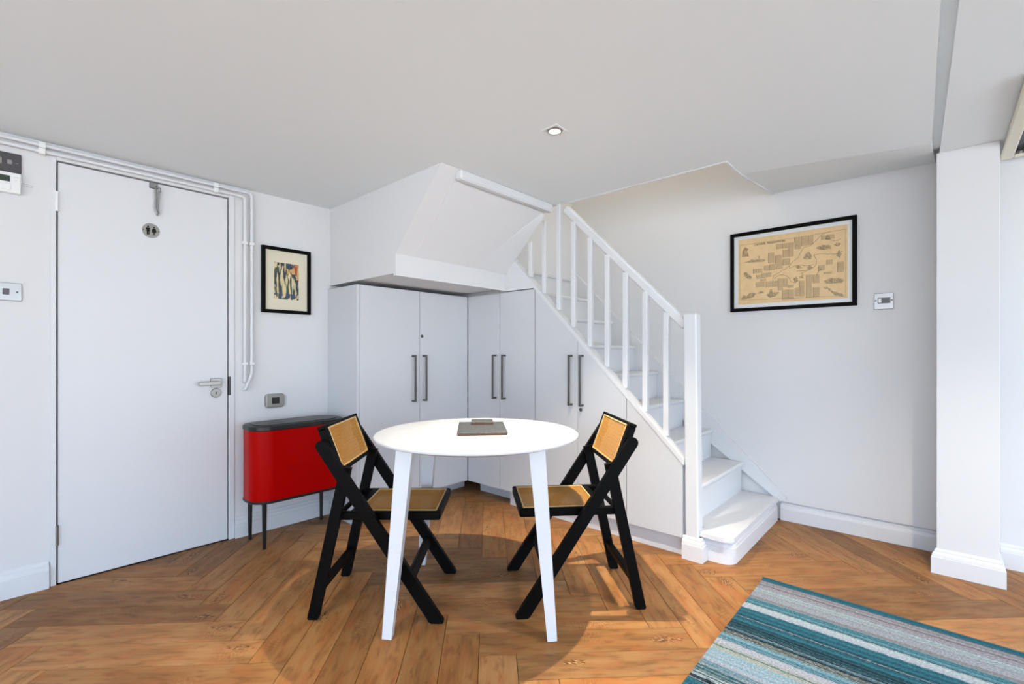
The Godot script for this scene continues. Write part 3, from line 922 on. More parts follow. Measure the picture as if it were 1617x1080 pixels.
func make_plates():
	# steel grid plate, thermostat and switch at the left edge
	var z := WALL_Z
	var o := thing("fused_switch_plate", Vector3(0.012, 1.842, z), "dark steel switch plate above the thermostat", "switch")
	part(o, "plate", bx(Vector3(-0.062, 1.842, z), Vector3(0.086, 1.925, z + 0.008), 0.002), M.gunmetal)
	part(o, "rocker", bx(Vector3(-0.02, 1.868, z + 0.006), Vector3(0.03, 1.9, z + 0.013), 0.002), M.steel)
	part(o, "button", bx(Vector3(0.042, 1.873, z + 0.006), Vector3(0.06, 1.894, z + 0.012), 0.002), M.chrome)
	part(o, "screw", bx(Vector3(0.068, 1.881, z + 0.006), Vector3(0.078, 1.885, z + 0.0095), 0.001), M.chrome)
	o = thing("thermostat", Vector3(0.018, 1.745, z), "white thermostat with a small dark screen beside the door", "thermostat")
	part(o, "body", bx(Vector3(-0.05, 1.748, z), Vector3(0.085, 1.838, z + 0.022), 0.004), M.white)
	part(o, "screen", bx(Vector3(-0.03, 1.796, z + 0.02), Vector3(0.052, 1.822, z + 0.0235), 0.001), M.lcd)
	part(o, "flap", bx(Vector3(-0.02, 1.76, z + 0.02), Vector3(0.055, 1.788, z + 0.0245), 0.0015), M.white)
	for q in [[0.064, 1.818], [0.074, 1.818], [0.069, 1.806]]:
		part(o, "button", bx(Vector3(q[0] - 0.003, q[1] - 0.003, z + 0.02), Vector3(q[0] + 0.003, q[1] + 0.003, z + 0.024), 0.001), M.paper)
	var c := MB.new()
	c.tube([Vector3(0.084, 1.806, z + 0.005), Vector3(0.1, 1.803, z + 0.005), Vector3(0.122, 1.801, z + 0.003)], 0.0022, 6)
	c.tube([Vector3(0.084, 1.798, z + 0.005), Vector3(0.1, 1.797, z + 0.005), Vector3(0.122, 1.793, z + 0.003)], 0.0022, 6)
	part(o, "cable", c, M.white)
	o = thing("light_switch", Vector3(0.05, 1.285, z), "square brushed steel light switch below the thermostat", "switch")
	part(o, "plate", bx(Vector3(0.003, 1.285, z), Vector3(0.088, 1.362, z + 0.007), 0.002), M.chrome)
	part(o, "rocker", bx(Vector3(0.03, 1.311, z + 0.005), Vector3(0.05, 1.337, z + 0.011), 0.002), M.gunmetal)
	part(o, "screw", bx(Vector3(0.07, 1.321, z + 0.005), Vector3(0.077, 1.327, z + 0.008), 0.001), M.gunmetal)
	# outlet above the bin
	o = thing("wall_outlet", Vector3(1.148, 0.725, z), "rounded grey metal outlet plate above the red bin", "outlet")
	var b := MB.new()
	var out := rounded(1.092, -0.813, 1.204, -0.727, 0.02, 6)
	var pl := PackedVector2Array()
	for p in out: pl.append(Vector2(p.x, -p.y))
	b.prism(pl, 2, z, z + 0.012)
	part(o, "plate", b, M.steel)
	part(o, "bezel", bx(Vector3(1.1, 0.733, z + 0.01), Vector3(1.196, 0.807, z + 0.014), 0.003), M.steel)
	part(o, "socket", bx(Vector3(1.128, 0.751, z + 0.012), Vector3(1.173, 0.79, z + 0.0155), 0.001), M.blackplastic)
	# socket on the stair wall
	var x := WALL_X
	o = thing("wall_socket", Vector3(x, 1.3, -0.22), "square chrome socket plate right of the framed chart", "outlet")
	part(o, "plate", bx(Vector3(x - 0.009, 1.303, -0.262), Vector3(x, 1.394, -0.176), 0.002), M.chrome)
	part(o, "insert", bx(Vector3(x - 0.0115, 1.336, -0.246), Vector3(x - 0.007, 1.368, -0.19), 0.001), M.gunmetal)
	part(o, "rocker", bx(Vector3(x - 0.014, 1.34, -0.242), Vector3(x - 0.009, 1.365, -0.229), 0.001), M.white)
	for k in [-0.254, -0.184]:
		part(o, "screw", bx(Vector3(x - 0.0115, 1.349, k - 0.004), Vector3(x - 0.007, 1.357, k + 0.004), 0.001), M.gunmetal)

func make_pictures():
	# small print on the door wall
	var z := WALL_Z
	var o := thing("framed_print", Vector3(1.217, 1.301, z), "small black framed print with a wide cream mount above the outlet", "picture")
	var x0 := 1.0713
	var x1 := 1.3637
	var y0 := 1.3014
	var y1 := 1.7007
	var w := 0.02
	for q in [[x0, x1, y1 - w, y1], [x0, x1, y0, y0 + w], [x0, x0 + w, y0 + w, y1 - w], [x1 - w, x1, y0 + w, y1 - w]]:
		part(o, "frame_bar", bx(Vector3(q[0], q[2], z), Vector3(q[1], q[3], z + 0.022), 0.0015), M.black)
	part(o, "mount", bx(Vector3(x0 + w, y0 + w, z), Vector3(x1 - w, y1 - w, z + 0.008)), M.mount)
	var p := MB.new()
	p.quad(Vector3(1.144, 1.388, z + 0.0085), Vector3(1.291, 1.388, z + 0.0085), Vector3(1.291, 1.61, z + 0.0085), Vector3(1.144, 1.61, z + 0.0085), Vector3.BACK, [Vector2(0, 1), Vector2(1, 1), Vector2(1, 0), Vector2(0, 0)])
	part(o, "print", p, M.print)
	p = MB.new()
	p.quad(Vector3(x0 + w, y0 + w, z + 0.013), Vector3(x1 - w, y0 + w, z + 0.013), Vector3(x1 - w, y1 - w, z + 0.013), Vector3(x0 + w, y1 - w, z + 0.013), Vector3.BACK)
	part(o, "glazing", p, M.glass)
	# chart on the stair wall
	var x := WALL_X
	y0 = 1.3331; y1 = 1.8545
	var za := -1.0305
	var zb := -0.3396
	w = 0.0215
	o = thing("framed_chart", Vector3(x, y0, (za + zb) / 2), "large black framed old shipwreck chart on buff paper", "picture")
	for q in [[za, zb, y1 - w, y1], [za, zb, y0, y0 + w], [za, za + w, y0 + w, y1 - w], [zb - w, zb, y0 + w, y1 - w]]:
		part(o, "frame_bar", bx(Vector3(x - 0.024, q[2], q[0]), Vector3(x, q[3], q[1]), 0.0015), M.black)
	part(o, "mount", bx(Vector3(x - 0.008, y0 + w, za + w), Vector3(x, y1 - w, zb - w)), M.paper)
	var pz0 := -0.983
	var pz1 := -0.384
	var py0 := 1.38
	var py1 := 1.81
	p = MB.new()
	p.quad(Vector3(x - 0.009, py0, pz0), Vector3(x - 0.009, py0, pz1), Vector3(x - 0.009, py1, pz1), Vector3(x - 0.009, py1, pz0), Vector3.LEFT, [Vector2(0, 1), Vector2(1, 1), Vector2(1, 0), Vector2(0, 0)])
	var chart := part(o, "chart", p, M.chart)
	var tm := TextMesh.new()
	var font := SystemFont.new()
	font.font_names = PackedStringArray(["Droid Serif"])
	font.font_weight = 700
	tm.font = font
	tm.text = "Cornish  Shipwrecks"
	tm.font_size = 32
	tm.pixel_size = 0.00056
	tm.depth = 0.0004
	tm.horizontal_alignment = HORIZONTAL_ALIGNMENT_CENTER
	var ti := MeshInstance3D.new()
	ti.name = "title"
	ti.mesh = tm
	ti.material_override = M.ink
	chart.add_child(ti)
	ti.position = Vector3(x - 0.0094, 1.766, -0.797) - o.position
	ti.rotation_degrees = Vector3(0, -90, 0)
	p = MB.new()
	p.quad(Vector3(x - 0.014, y0 + w, za + w), Vector3(x - 0.014, y0 + w, zb - w), Vector3(x - 0.014, y1 - w, zb - w), Vector3(x - 0.014, y1 - w, za + w), Vector3.LEFT)
	part(o, "glazing", p, M.glass)

# ---------------------------------------------------------------- cupboards and stairs
func pull(parent: Node3D, p: Vector3, out: Vector3, y0: float, y1: float):
	# square bow handle standing off a door; p on the door face
	var b := MB.new()
	var side := Vector3.UP.cross(out).normalized()
	var a := p + out * 0.034
	b.bar(Vector3(a.x, y0, a.z), Vector3(a.x, y1, a.z), side, 0.013, 0.01, 0.0015)
	for y in [y0 + 0.006, y1 - 0.006]:
		b.bar(Vector3(p.x, y, p.z) - out * 0.001, Vector3(p.x, y, p.z) + out * 0.034, side, 0.013, 0.011, 0.0012)
	part(parent, "handle", b, M.handle, false, "brushed dark steel bar handle")

func lock(parent: Node3D, p: Vector3, out: Vector3):
	var b := MB.new()
	var q := Basis(Quaternion(Vector3.UP, out))
	b.lathe([Vector2(0.011, 0.0), Vector2(0.011, 0.003), Vector2(0.008, 0.004), Vector2(0.0, 0.003)], 20, p - out * 0.001, q)
	part(parent, "lock", b, M.gunmetal)

func string_y(z: float) -> float:      # underside of the stair capping, where the doors stop
	return 0.481 + 1.0055 * (-0.971 - z)

func make_cupboards():
	var top := 1.476
	var foot := 0.1019
	var g := 0.0015
	# corner unit along the door wall
	var o := thing("corner_cupboard", Vector3(1.95, 0, -2.8), "tall white cupboard with two plain doors standing against the door wall", "cupboard")
	part(o, "side_panel", bx(Vector3(1.485, 0.0, WALL_Z + 0.001), Vector3(1.5035, top, FRONT_Z), 0.001), M.cupboard)
	part(o, "carcass", bx(Vector3(1.5035, foot, WALL_Z + 0.001), Vector3(RUN_X, 1.38, FRONT_Z - 0.022)), M.cupboard)
	for q in [[1.5065, 1.953 - g], [1.953 + g, RUN_X - 0.003]]:
		var d := part(o, "door", bx(Vector3(q[0], foot, FRONT_Z - 0.018), Vector3(q[1], top, FRONT_Z), 0.0012), M.cupboard)
		var hx := 1.893 if q[0] < 1.9 else 1.983
		pull(d, Vector3(hx, 0, FRONT_Z), Vector3.BACK, 0.73, 1.043)
		if q[0] > 1.9: lock(d, Vector3(1.972, 1.172, FRONT_Z), Vector3.BACK)
	part(o, "plinth", bx(Vector3(1.5035, 0, FRONT_Z - 0.19), Vector3(RUN_X + 0.12, foot - 0.002, FRONT_Z - 0.17), 0.0), M.cupboard)
	# run under the stairs
	var out := Vector3.LEFT
	var spans := [[-2.6077, -2.278 - g], [-2.278 + g, -1.9605 - g], [-1.9575 + g, -1.625 - g], [-1.625 + g, -1.294 - g]]
	var hz := [-2.317, -2.227, -1.668, -1.587]
	var names := ["white two door cupboard in the corner under the stair head", "white two door cupboard with sloping top under the stairs"]
	for u in 2:
		o = thing("stair_cupboard", Vector3(RUN_X + 0.1, 0, spans[u * 2][1]), names[u], "cupboard")
		for k in 2:
			var s: Array = spans[u * 2 + k]
			var b := MB.new()
			var pts := PackedVector2Array([Vector2(s[0], foot), Vector2(s[1], foot), Vector2(s[1], minf(top, string_y(s[1]) - 0.002)), Vector2(s[0], minf(top, string_y(s[0]) - 0.002))])
			b.prism(pts, 0, RUN_X + 0.018, RUN_X)
			var d := part(o, "door", b, M.cupboard)
			pull(d, Vector3(RUN_X, 0, hz[u * 2 + k]), out, 0.736, 1.046)
			if u == 1 and k == 1: lock(d, Vector3(RUN_X, 0.714, -1.602), out)
		part(o, "plinth", bx(Vector3(RUN_X + 0.13, 0, spans[u * 2][0] if u > 0 else -2.61), Vector3(RUN_X + 0.15, foot - 0.002, spans[u * 2 + 1][1] + g)), M.cupboard)
		var c := MB.new()
		var za: float = spans[u * 2][0]
		var zb: float = spans[u * 2 + 1][1]
		c.prism(PackedVector2Array([Vector2(za, foot), Vector2(zb, foot), Vector2(zb, minf(top, string_y(zb)) - 0.01), Vector2(maxf(za, -1.96), minf(top, string_y(za)) - 0.01), Vector2(za, minf(top, string_y(za)) - 0.01)]), 0, RUN_X + 0.0215, RUN_X + 0.03)
		part(o, "carcass", c, M.cupboard)
	var b := MB.new()
	b.prism(PackedVector2Array([Vector2(-1.294 + g, foot), Vector2(-0.9775, foot), Vector2(-0.9775, string_y(-0.9775) - 0.002), Vector2(-1.294 + g, string_y(-1.294) - 0.002)]), 0, RUN_X + 0.018, RUN_X)
	o = thing("stair_end_panel", Vector3(RUN_X + 0.01, 0, -1.13), "plain white tapering panel between the stair cupboards and the newel post", "panel")
	part(o, "board", b, M.cupboard)
	part(o, "plinth", bx(Vector3(RUN_X + 0.13, 0, -1.294 + g), Vector3(RUN_X + 0.15, foot - 0.002, -0.985)), M.cupboard)

func make_stairs():
	var o := thing("staircase", Vector3(2.9, 0, -1.5), "white painted staircase with slim square balusters and a newel post", "staircase")
	var rise := 0.193
	var nose := [-0.739, -0.941, -1.139, -1.337, -1.533, -1.722, -1.914, -2.112, -2.31]
	var xi := 2.447
	var xo := 3.33
	for k in 9:
		var y := 0.148 + k * rise
		var zb: float = nose[k + 1] - 0.028 if k < 8 else -2.334
		if k > 0:
			part(o, "tread", bx(Vector3(xi, y - 0.026, zb), Vector3(xo, y, nose[k]), 0.008), M.gloss)
			part(o, "riser", bx(Vector3(xi, y - rise, nose[k] - 0.036), Vector3(xo, y - 0.026, nose[k] - 0.018)), M.gloss)
		else:
			var t := MB.new()
			var ol := PackedVector2Array()
			ol.append(Vector2(xo, zb)); ol.append(Vector2(xo, nose[0]))
			for q in 9:
				var a := PI / 2 + PI / 2 * q / 8.0
				ol.append(Vector2(2.422 + 0.05 + 0.05 * cos(a), nose[0] - 0.05 + 0.05 * sin(a)))
			ol.append(Vector2(2.422, -0.902)); ol.append(Vector2(2.5, -0.902)); ol.append(Vector2(2.5, zb))
			# slab with a rounded nosing at the corner
			t.prism(ol, 1, y - 0.026, y - 0.004)
			var o2 := PackedVector2Array()
			for i in ol.size():
				var p := ol[i]
				o2.append(Vector2(p.x + (0.004 if i >= 2 and i <= 11 else 0.0), p.y - (0.004 if i >= 1 and i <= 10 else 0.0)))
			t.prism(o2, 1, y - 0.004, y)
			part(o, "tread", t, M.gloss)
	# bottom step: block wrapped in skirting
	var ol2 := []
	ol2.append(Vector2(2.472, -0.884))
	for q in 7:
		var a := PI + -PI / 2 * q / 6.0
		ol2.append(Vector2(2.472 + 0.045 + 0.045 * cos(a), -0.765 - 0.045 + 0.045 * sin(a)))
	ol2.append(Vector2(xo, -0.765))
	var sk := MB.new()
	for i in ol2.size() - 1:
		var a: Vector2 = ol2[i]
		var c: Vector2 = ol2[i + 1]
		var e := (c - a).normalized()
		var no := Vector2(-e.y, e.x)
		if no.dot(Vector2(-1, 1)) < 0: no = -no
		var turn := tan(deg_to_rad(7.5))
		skirting_run(sk, Vector3(a.x, 0, a.y), Vector3(c.x, 0, c.y), Vector3(no.x, 0, no.y), 0.12, turn if i > 0 else 0.0, turn if i < ol2.size() - 2 else 0.0)
	part(o, "step_skirting", sk, M.gloss)
	part(o, "step_block", bx(Vector3(2.473, 0, -1.0), Vector3(xo, 0.1215, -0.766)), M.gloss)
	# outer string with its capping
	var b := MB.new()
	var za := -0.969
	b.prism(PackedVector2Array([Vector2(-2.21, 0.0), Vector2(za, 0.0), Vector2(za, string_y(za) + 0.002), Vector2(-1.96, string_y(-1.96) + 0.002), Vector2(-2.21, string_y(-2.21) + 0.002)]), 0, RUN_X + 0.032, 2.446)
	part(o, "outer_string", b, M.gloss)
	b = MB.new()
	b.prism(PackedVector2Array([Vector2(za, string_y(za)), Vector2(za, string_y(za) + 0.03), Vector2(-2.205, string_y(-2.205) + 0.03), Vector2(-2.205, 1.486), Vector2(-1.971, 1.486)]), 0, RUN_X - 0.004, 2.449)
	part(o, "string_capping", b, M.gloss)
	# wall string
	b = MB.new()
	var ws = func(z: float) -> float: return 0.152 + 0.998 * (-0.697 - z)
	b.prism(PackedVector2Array([Vector2(-0.735, 0.1215), Vector2(-0.7, 0.135), Vector2(-0.7, ws.call(-0.7)), Vector2(-2.28, ws.call(-2.28)), Vector2(-2.334, ws.call(-2.28)), Vector2(-2.334, 1.3)]), 0, xo, WALL_X - 0.0005)
	part(o, "wall_string", b, M.gloss)
	# newel post, a touch out of plumb
	var nw := part(o, "newel_post", newel_shape(), M.gloss)
	var ns := MB.new()
	skirting_run(ns, Vector3(2.405, 0, -0.889), Vector3(2.405, 0, -0.975), Vector3(-1, 0, 0), 0.118, 1.0, 0.0)
	skirting_run(ns, Vector3(2.475, 0, -0.889), Vector3(2.405, 0, -0.889), Vector3(0, 0, 1), 0.118, 0.0, 1.0)
	part(nw, "plinth", ns, M.gloss)
	# handrail
	var x := 2.452
	var rail_top = func(z: float) -> float: return 1.238 + (-0.977 - z) * 0.998
	b = MB.new()
	var p0 := Vector3(x, rail_top.call(-0.972) - 0.036, -0.972)
	var p1 := Vector3(x, rail_top.call(-1.77) - 0.036, -1.77)
	p1 = p0 + (p1 - p0) * ((CEIL - 0.036 - p0.y) / (p1.y - p0.y))
	b.bar(p0, p1, Vector3.RIGHT, 0.05, 0.05, 0.009)
	part(o, "handrail", b, M.gloss)
	# balusters
	for z in [-2.14, -2.025, -1.906, -1.789, -1.676, -1.555, -1.437, -1.319, -1.197, -1.077]:
		var y0 := string_y(z) + 0.026
		var y1: float = rail_top.call(z) - 0.06
		if z < -1.7:
			y1 = minf(CEIL, 1.604 + (z + 2.226))
		b = MB.new()
		b.box(Vector3(2.418, y0, z - 0.015), Vector3(2.446, y1, z + 0.015), 0.0025)
		part(o, "baluster", b, M.gloss)

func newel_shape() -> MB:
	var b := MB.new()
	var d := Vector3(0, 1.262, -0.013).normalized()
	b.box(Vector3(-0.033, 0, -0.0335), Vector3(0.033, 1.262, 0.0335), 0.006, Transform3D(Basis(Vector3.RIGHT, d, Vector3.RIGHT.cross(d)), Vector3(2.436, 0.0, -0.929)))
	return b

func make_bulkhead():
	var x0 := 1.5017
	var x1 := 2.3925
	var y0 := 1.4895
	var z1 := -2.226
	var zt := -1.831
	var o := thing("bulkhead", Vector3(1.95, y0, -2.5), "white boxed bulkhead with a sloping front above the corner cupboard", "bulkhead", "", "structure")
	var b := MB.new()
	b.prism(PackedVector2Array([Vector2(WALL_Z, 1.503), Vector2(-2.246, 1.503), Vector2(-2.246, y0), Vector2(z1, y0), Vector2(z1, 1.611), Vector2(zt, CEIL), Vector2(WALL_Z, CEIL)]), 0, x0, x1)
	part(o, "box", b, M.wall)
	# board over the sloping face
	var n := Vector3(0, -1, 1).normalized()
	b = MB.new()
	var a0 := Vector3(1.625, 1.6115, z1 + 0.0005)
	var a1 := Vector3(1.625, CEIL - 0.0005, zt)
	var up := (a1 - a0).normalized()
	b.box(Vector3(0, 0.004, 0), Vector3(x1 - 1.625 - 0.002, (a1 - a0).length() - 0.004, 0.0022), 0.0, Transform3D(Basis(Vector3.RIGHT, up, n), a0))
	part(o, "slope_board", b, M.wall)
	# round-edged batten along the top
	b = MB.new()
	b.box(Vector3(1.618, CEIL - 0.052, zt - 0.03), Vector3(2.4, CEIL, zt + 0.018), 0.009)
	part(o, "batten", b, M.gloss)
	# narrow boards fanning out towards the stairs
	var apex := Vector3(2.385, 1.955, -1.882)
	for k in 6:
		var f0 := k / 6.0
		var f1 := (k + 1) / 6.0
		var base0 := Vector3(lerpf(2.09, 2.392, f0), 1.613, z1)
		var base1 := Vector3(lerpf(2.09, 2.392, f1), 1.613, z1)
		var ap0 := apex + Vector3(-0.02 + 0.022 * f0, 0, 0)
		var ap1 := apex + Vector3(-0.02 + 0.022 * f1, 0, 0)
		var l0 := 0.0026 + 0.0014 * k
		var l1 := 0.0026 + 0.0014 * (k + 2.0)
		b = MB.new()
		b.quad(base0 + n * l0, base1 + n * l1, ap1 + n * l1, ap0 + n * l0, n)
		b.quad(base1 + n * l1, ap1 + n * l1, ap1, base1, Vector3.RIGHT)
		b.quad(base0 + n * l0, ap0 + n * l0, ap0, base0, Vector3.LEFT)
		b.quad(base0 + n * l0, base1 + n * l1, base1, base0, Vector3.DOWN)
		b.quad(ap0 + n * l0, ap1 + n * l1, ap1, ap0, Vector3.UP)
		part(o, "fan_board", b, M.gloss)
	# end block where the stair string meets the bulkhead
	b = MB.new()
	b.prism(PackedVector2Array([Vector2(-2.24, 1.488), Vector2(-2.2, 1.488), Vector2(-2.155, 1.5), Vector2(-2.155, 1.62), Vector2(-2.2, 1.668), Vector2(-2.24, 1.668)]), 0, RUN_X - 0.002, 2.44)
	part(o, "end_block", b, M.gloss)

# ---------------------------------------------------------------- furniture
func make_bin():
	var o := thing("pedal_free_bin", Vector3(1.19, 0, -2.795), "tall red metal waste bin with black lid on four thin black legs", "bin")
	o.name = "waste_bin"
	var x0 := 0.925
	var x1 := 1.462
	var z0 := -2.925
	var z1 := -2.665
	var b := MB.new()
	b.slab(rounded(x0 + 0.004, z0 + 0.004, x1 - 0.004, z1 - 0.004, 0.1, 12), 0.256, 0.636)
	part(o, "body", b, M.red, false, "glossy red painted steel")
	b = MB.new()
	b.slab(rounded(x0, z0, x1, z1, 0.104, 12), 0.634, 0.662, 0.006)
	part(o, "lid", b, M.blackplastic)
	b = MB.new()
	b.slab(rounded(x0 + 0.03, z0 + 0.03, x1 - 0.03, z1 - 0.03, 0.08, 10), 0.661, 0.666, 0.002)
	part(o, "lid_flap", b, M.blackplastic)
	b = MB.new()
	b.slab(rounded(x0 + 0.001, z0 + 0.001, x1 - 0.001, z1 - 0.001, 0.103, 12), 0.243, 0.258, 0.003)
	part(o, "bottom_rim", b, M.blackplastic)
	for p in [[0.985, -2.69], [0.985, -2.9], [1.402, -2.69], [1.402, -2.9]]:
		b = MB.new()
		b.lathe([Vector2(0.0, 0.0), Vector2(0.009, 0.0), Vector2(0.0125, 0.2435), Vector2(0.0, 0.2435)], 16, Vector3(p[0], 0, p[1]))
		part(o, "leg", b, M.blackplastic)

func make_table():
	var c := Vector3(1.42, 0, -1.487)
	var o := thing("round_table", c, "round white dining table on four splayed square legs", "table")
	var h := 0.715
	var r := 0.437
	var b := MB.new()
	b.lathe([Vector2(0.0, h), Vector2(r - 0.004, h), Vector2(r, h - 0.003), Vector2(r, h - 0.009), Vector2(r - 0.004, h - 0.012), Vector2(r - 0.05, h - 0.026), Vector2(0.0, h - 0.026)], 96, c)
	part(o, "table_top", b, M.table)
	for k in 4:
		var a := deg_to_rad([184.0, 94.0, 274.0, 4.0][k])
		var d := Vector3(cos(a), 0, sin(a))
		var side := d.rotated(Vector3.UP, PI / 4)
		b = MB.new()
		b.bar(c + d * 0.355 + Vector3.UP * (h - 0.0255), c + d * 0.432, side, 0.062, 0.062, 0.0, 0.036, 0.036)
		part(o, "leg", b, M.table)
	# apron rails under the top
	for k in 4:
		var a0 := deg_to_rad([4.0, 94.0, 184.0, 274.0][k])
		var a1 := a0 + PI / 2
		var p0 := c + Vector3(cos(a0), 0, sin(a0)) * 0.3 + Vector3.UP * (h - 0.033)
		var p1 := c + Vector3(cos(a1), 0, sin(a1)) * 0.3 + Vector3.UP * (h - 0.033)
		b = MB.new()
		b.bar(p0.lerp(p1, -0.04), p0.lerp(p1, 1.04), Vector3.UP, 0.014, 0.02, 0.001)
		part(o, "apron_rail", b, M.table)
	# slate board and coasters
	var turn := deg_to_rad(-47.9 + 5.0)
	var bs := Basis(Vector3.UP, turn)
	var m := thing("slate_board", Vector3(1.472, h, -1.512), "large grey slate place board lying on the round table", "board")
	m.basis = bs
	b = MB.new()
	b.box(Vector3(-0.105, 0.006, -0.152), Vector3(0.105, 0.0135, 0.152), 0.0015)
	part(m, "slate", b, M.slate, true)
	b = MB.new()
	b.box(Vector3(-0.103, 0, -0.15), Vector3(0.103, 0.006, 0.15), 0.0)
	part(m, "cork_base", b, M.cork, true)
	for k in 2:
		m = thing("coaster", Vector3(1.545, h + 0.0135 + k * 0.0062, -1.585), ["lower small square coaster of the stack on the slate board", "top small square slate coaster stacked on the slate board"][k], "coaster")
		m.basis = bs
		b = MB.new()
		b.box(Vector3(-0.05, 0.0035, -0.05), Vector3(0.05, 0.0062, 0.05), 0.0008)
		part(m, "slate", b, M.slate, true)
		b = MB.new()
		b.box(Vector3(-0.05, 0, -0.05), Vector3(0.05, 0.0035, 0.05), 0.0)
		part(m, "cork_base", b, M.cork, true)

# flat cane weave in the plane (a, b) of a transform, real strands with open holes
func cane_weave(su: float, sv: float, tr: Transform3D) -> MB:
	var b := MB.new()
	var pitch := 0.0148
	var nu := int(round(su / pitch))
	var nv := int(round(sv / pitch))
	var pu := su / nu
	var pv := sv / nv
	var th := 0.0009
	var w := 0.0022
	for i in nu + 1:
		for s in [-1, 1]:
			var x: float = -su / 2 + i * pu + s * 0.0022
			if absf(x) > su / 2: continue
			b.box(Vector3(x - w / 2, -th / 2, -sv / 2), Vector3(x + w / 2, th / 2, sv / 2), 0.0, tr)
	for i in nv + 1:
		for s in [-1, 1]:
			var z: float = -sv / 2 + i * pv + s * 0.0022
			if absf(z) > sv / 2: continue
			b.box(Vector3(-su / 2, -th / 2 + 0.0006, z - w / 2), Vector3(su / 2, th / 2 + 0.0006, z + w / 2), 0.0, tr)
	# diagonals through the crossings
	for dir in [-1, 1]:
		for k in range(-nv, nu + 1):
			# x = -su/2 + (k + t) pu, z = dir side, t in 0..nv
			var t0 := maxf(0.0, -k)
			var t1 := minf(nv, nu - k)
			if t1 - t0 < 0.5: continue
			var z0 := -sv / 2 + t0 * pv if dir > 0 else sv / 2 - t0 * pv
			var z1 := -sv / 2 + t1 * pv if dir > 0 else sv / 2 - t1 * pv
			var p0 := Vector3(-su / 2 + (k + t0) * pu, 0.0014, z0)
			var p1 := Vector3(-su / 2 + (k + t1) * pu, 0.0014, z1)
			b.bar(tr * p0, tr * p1, tr.basis.y, th, 0.0022, 0.0)
	return b

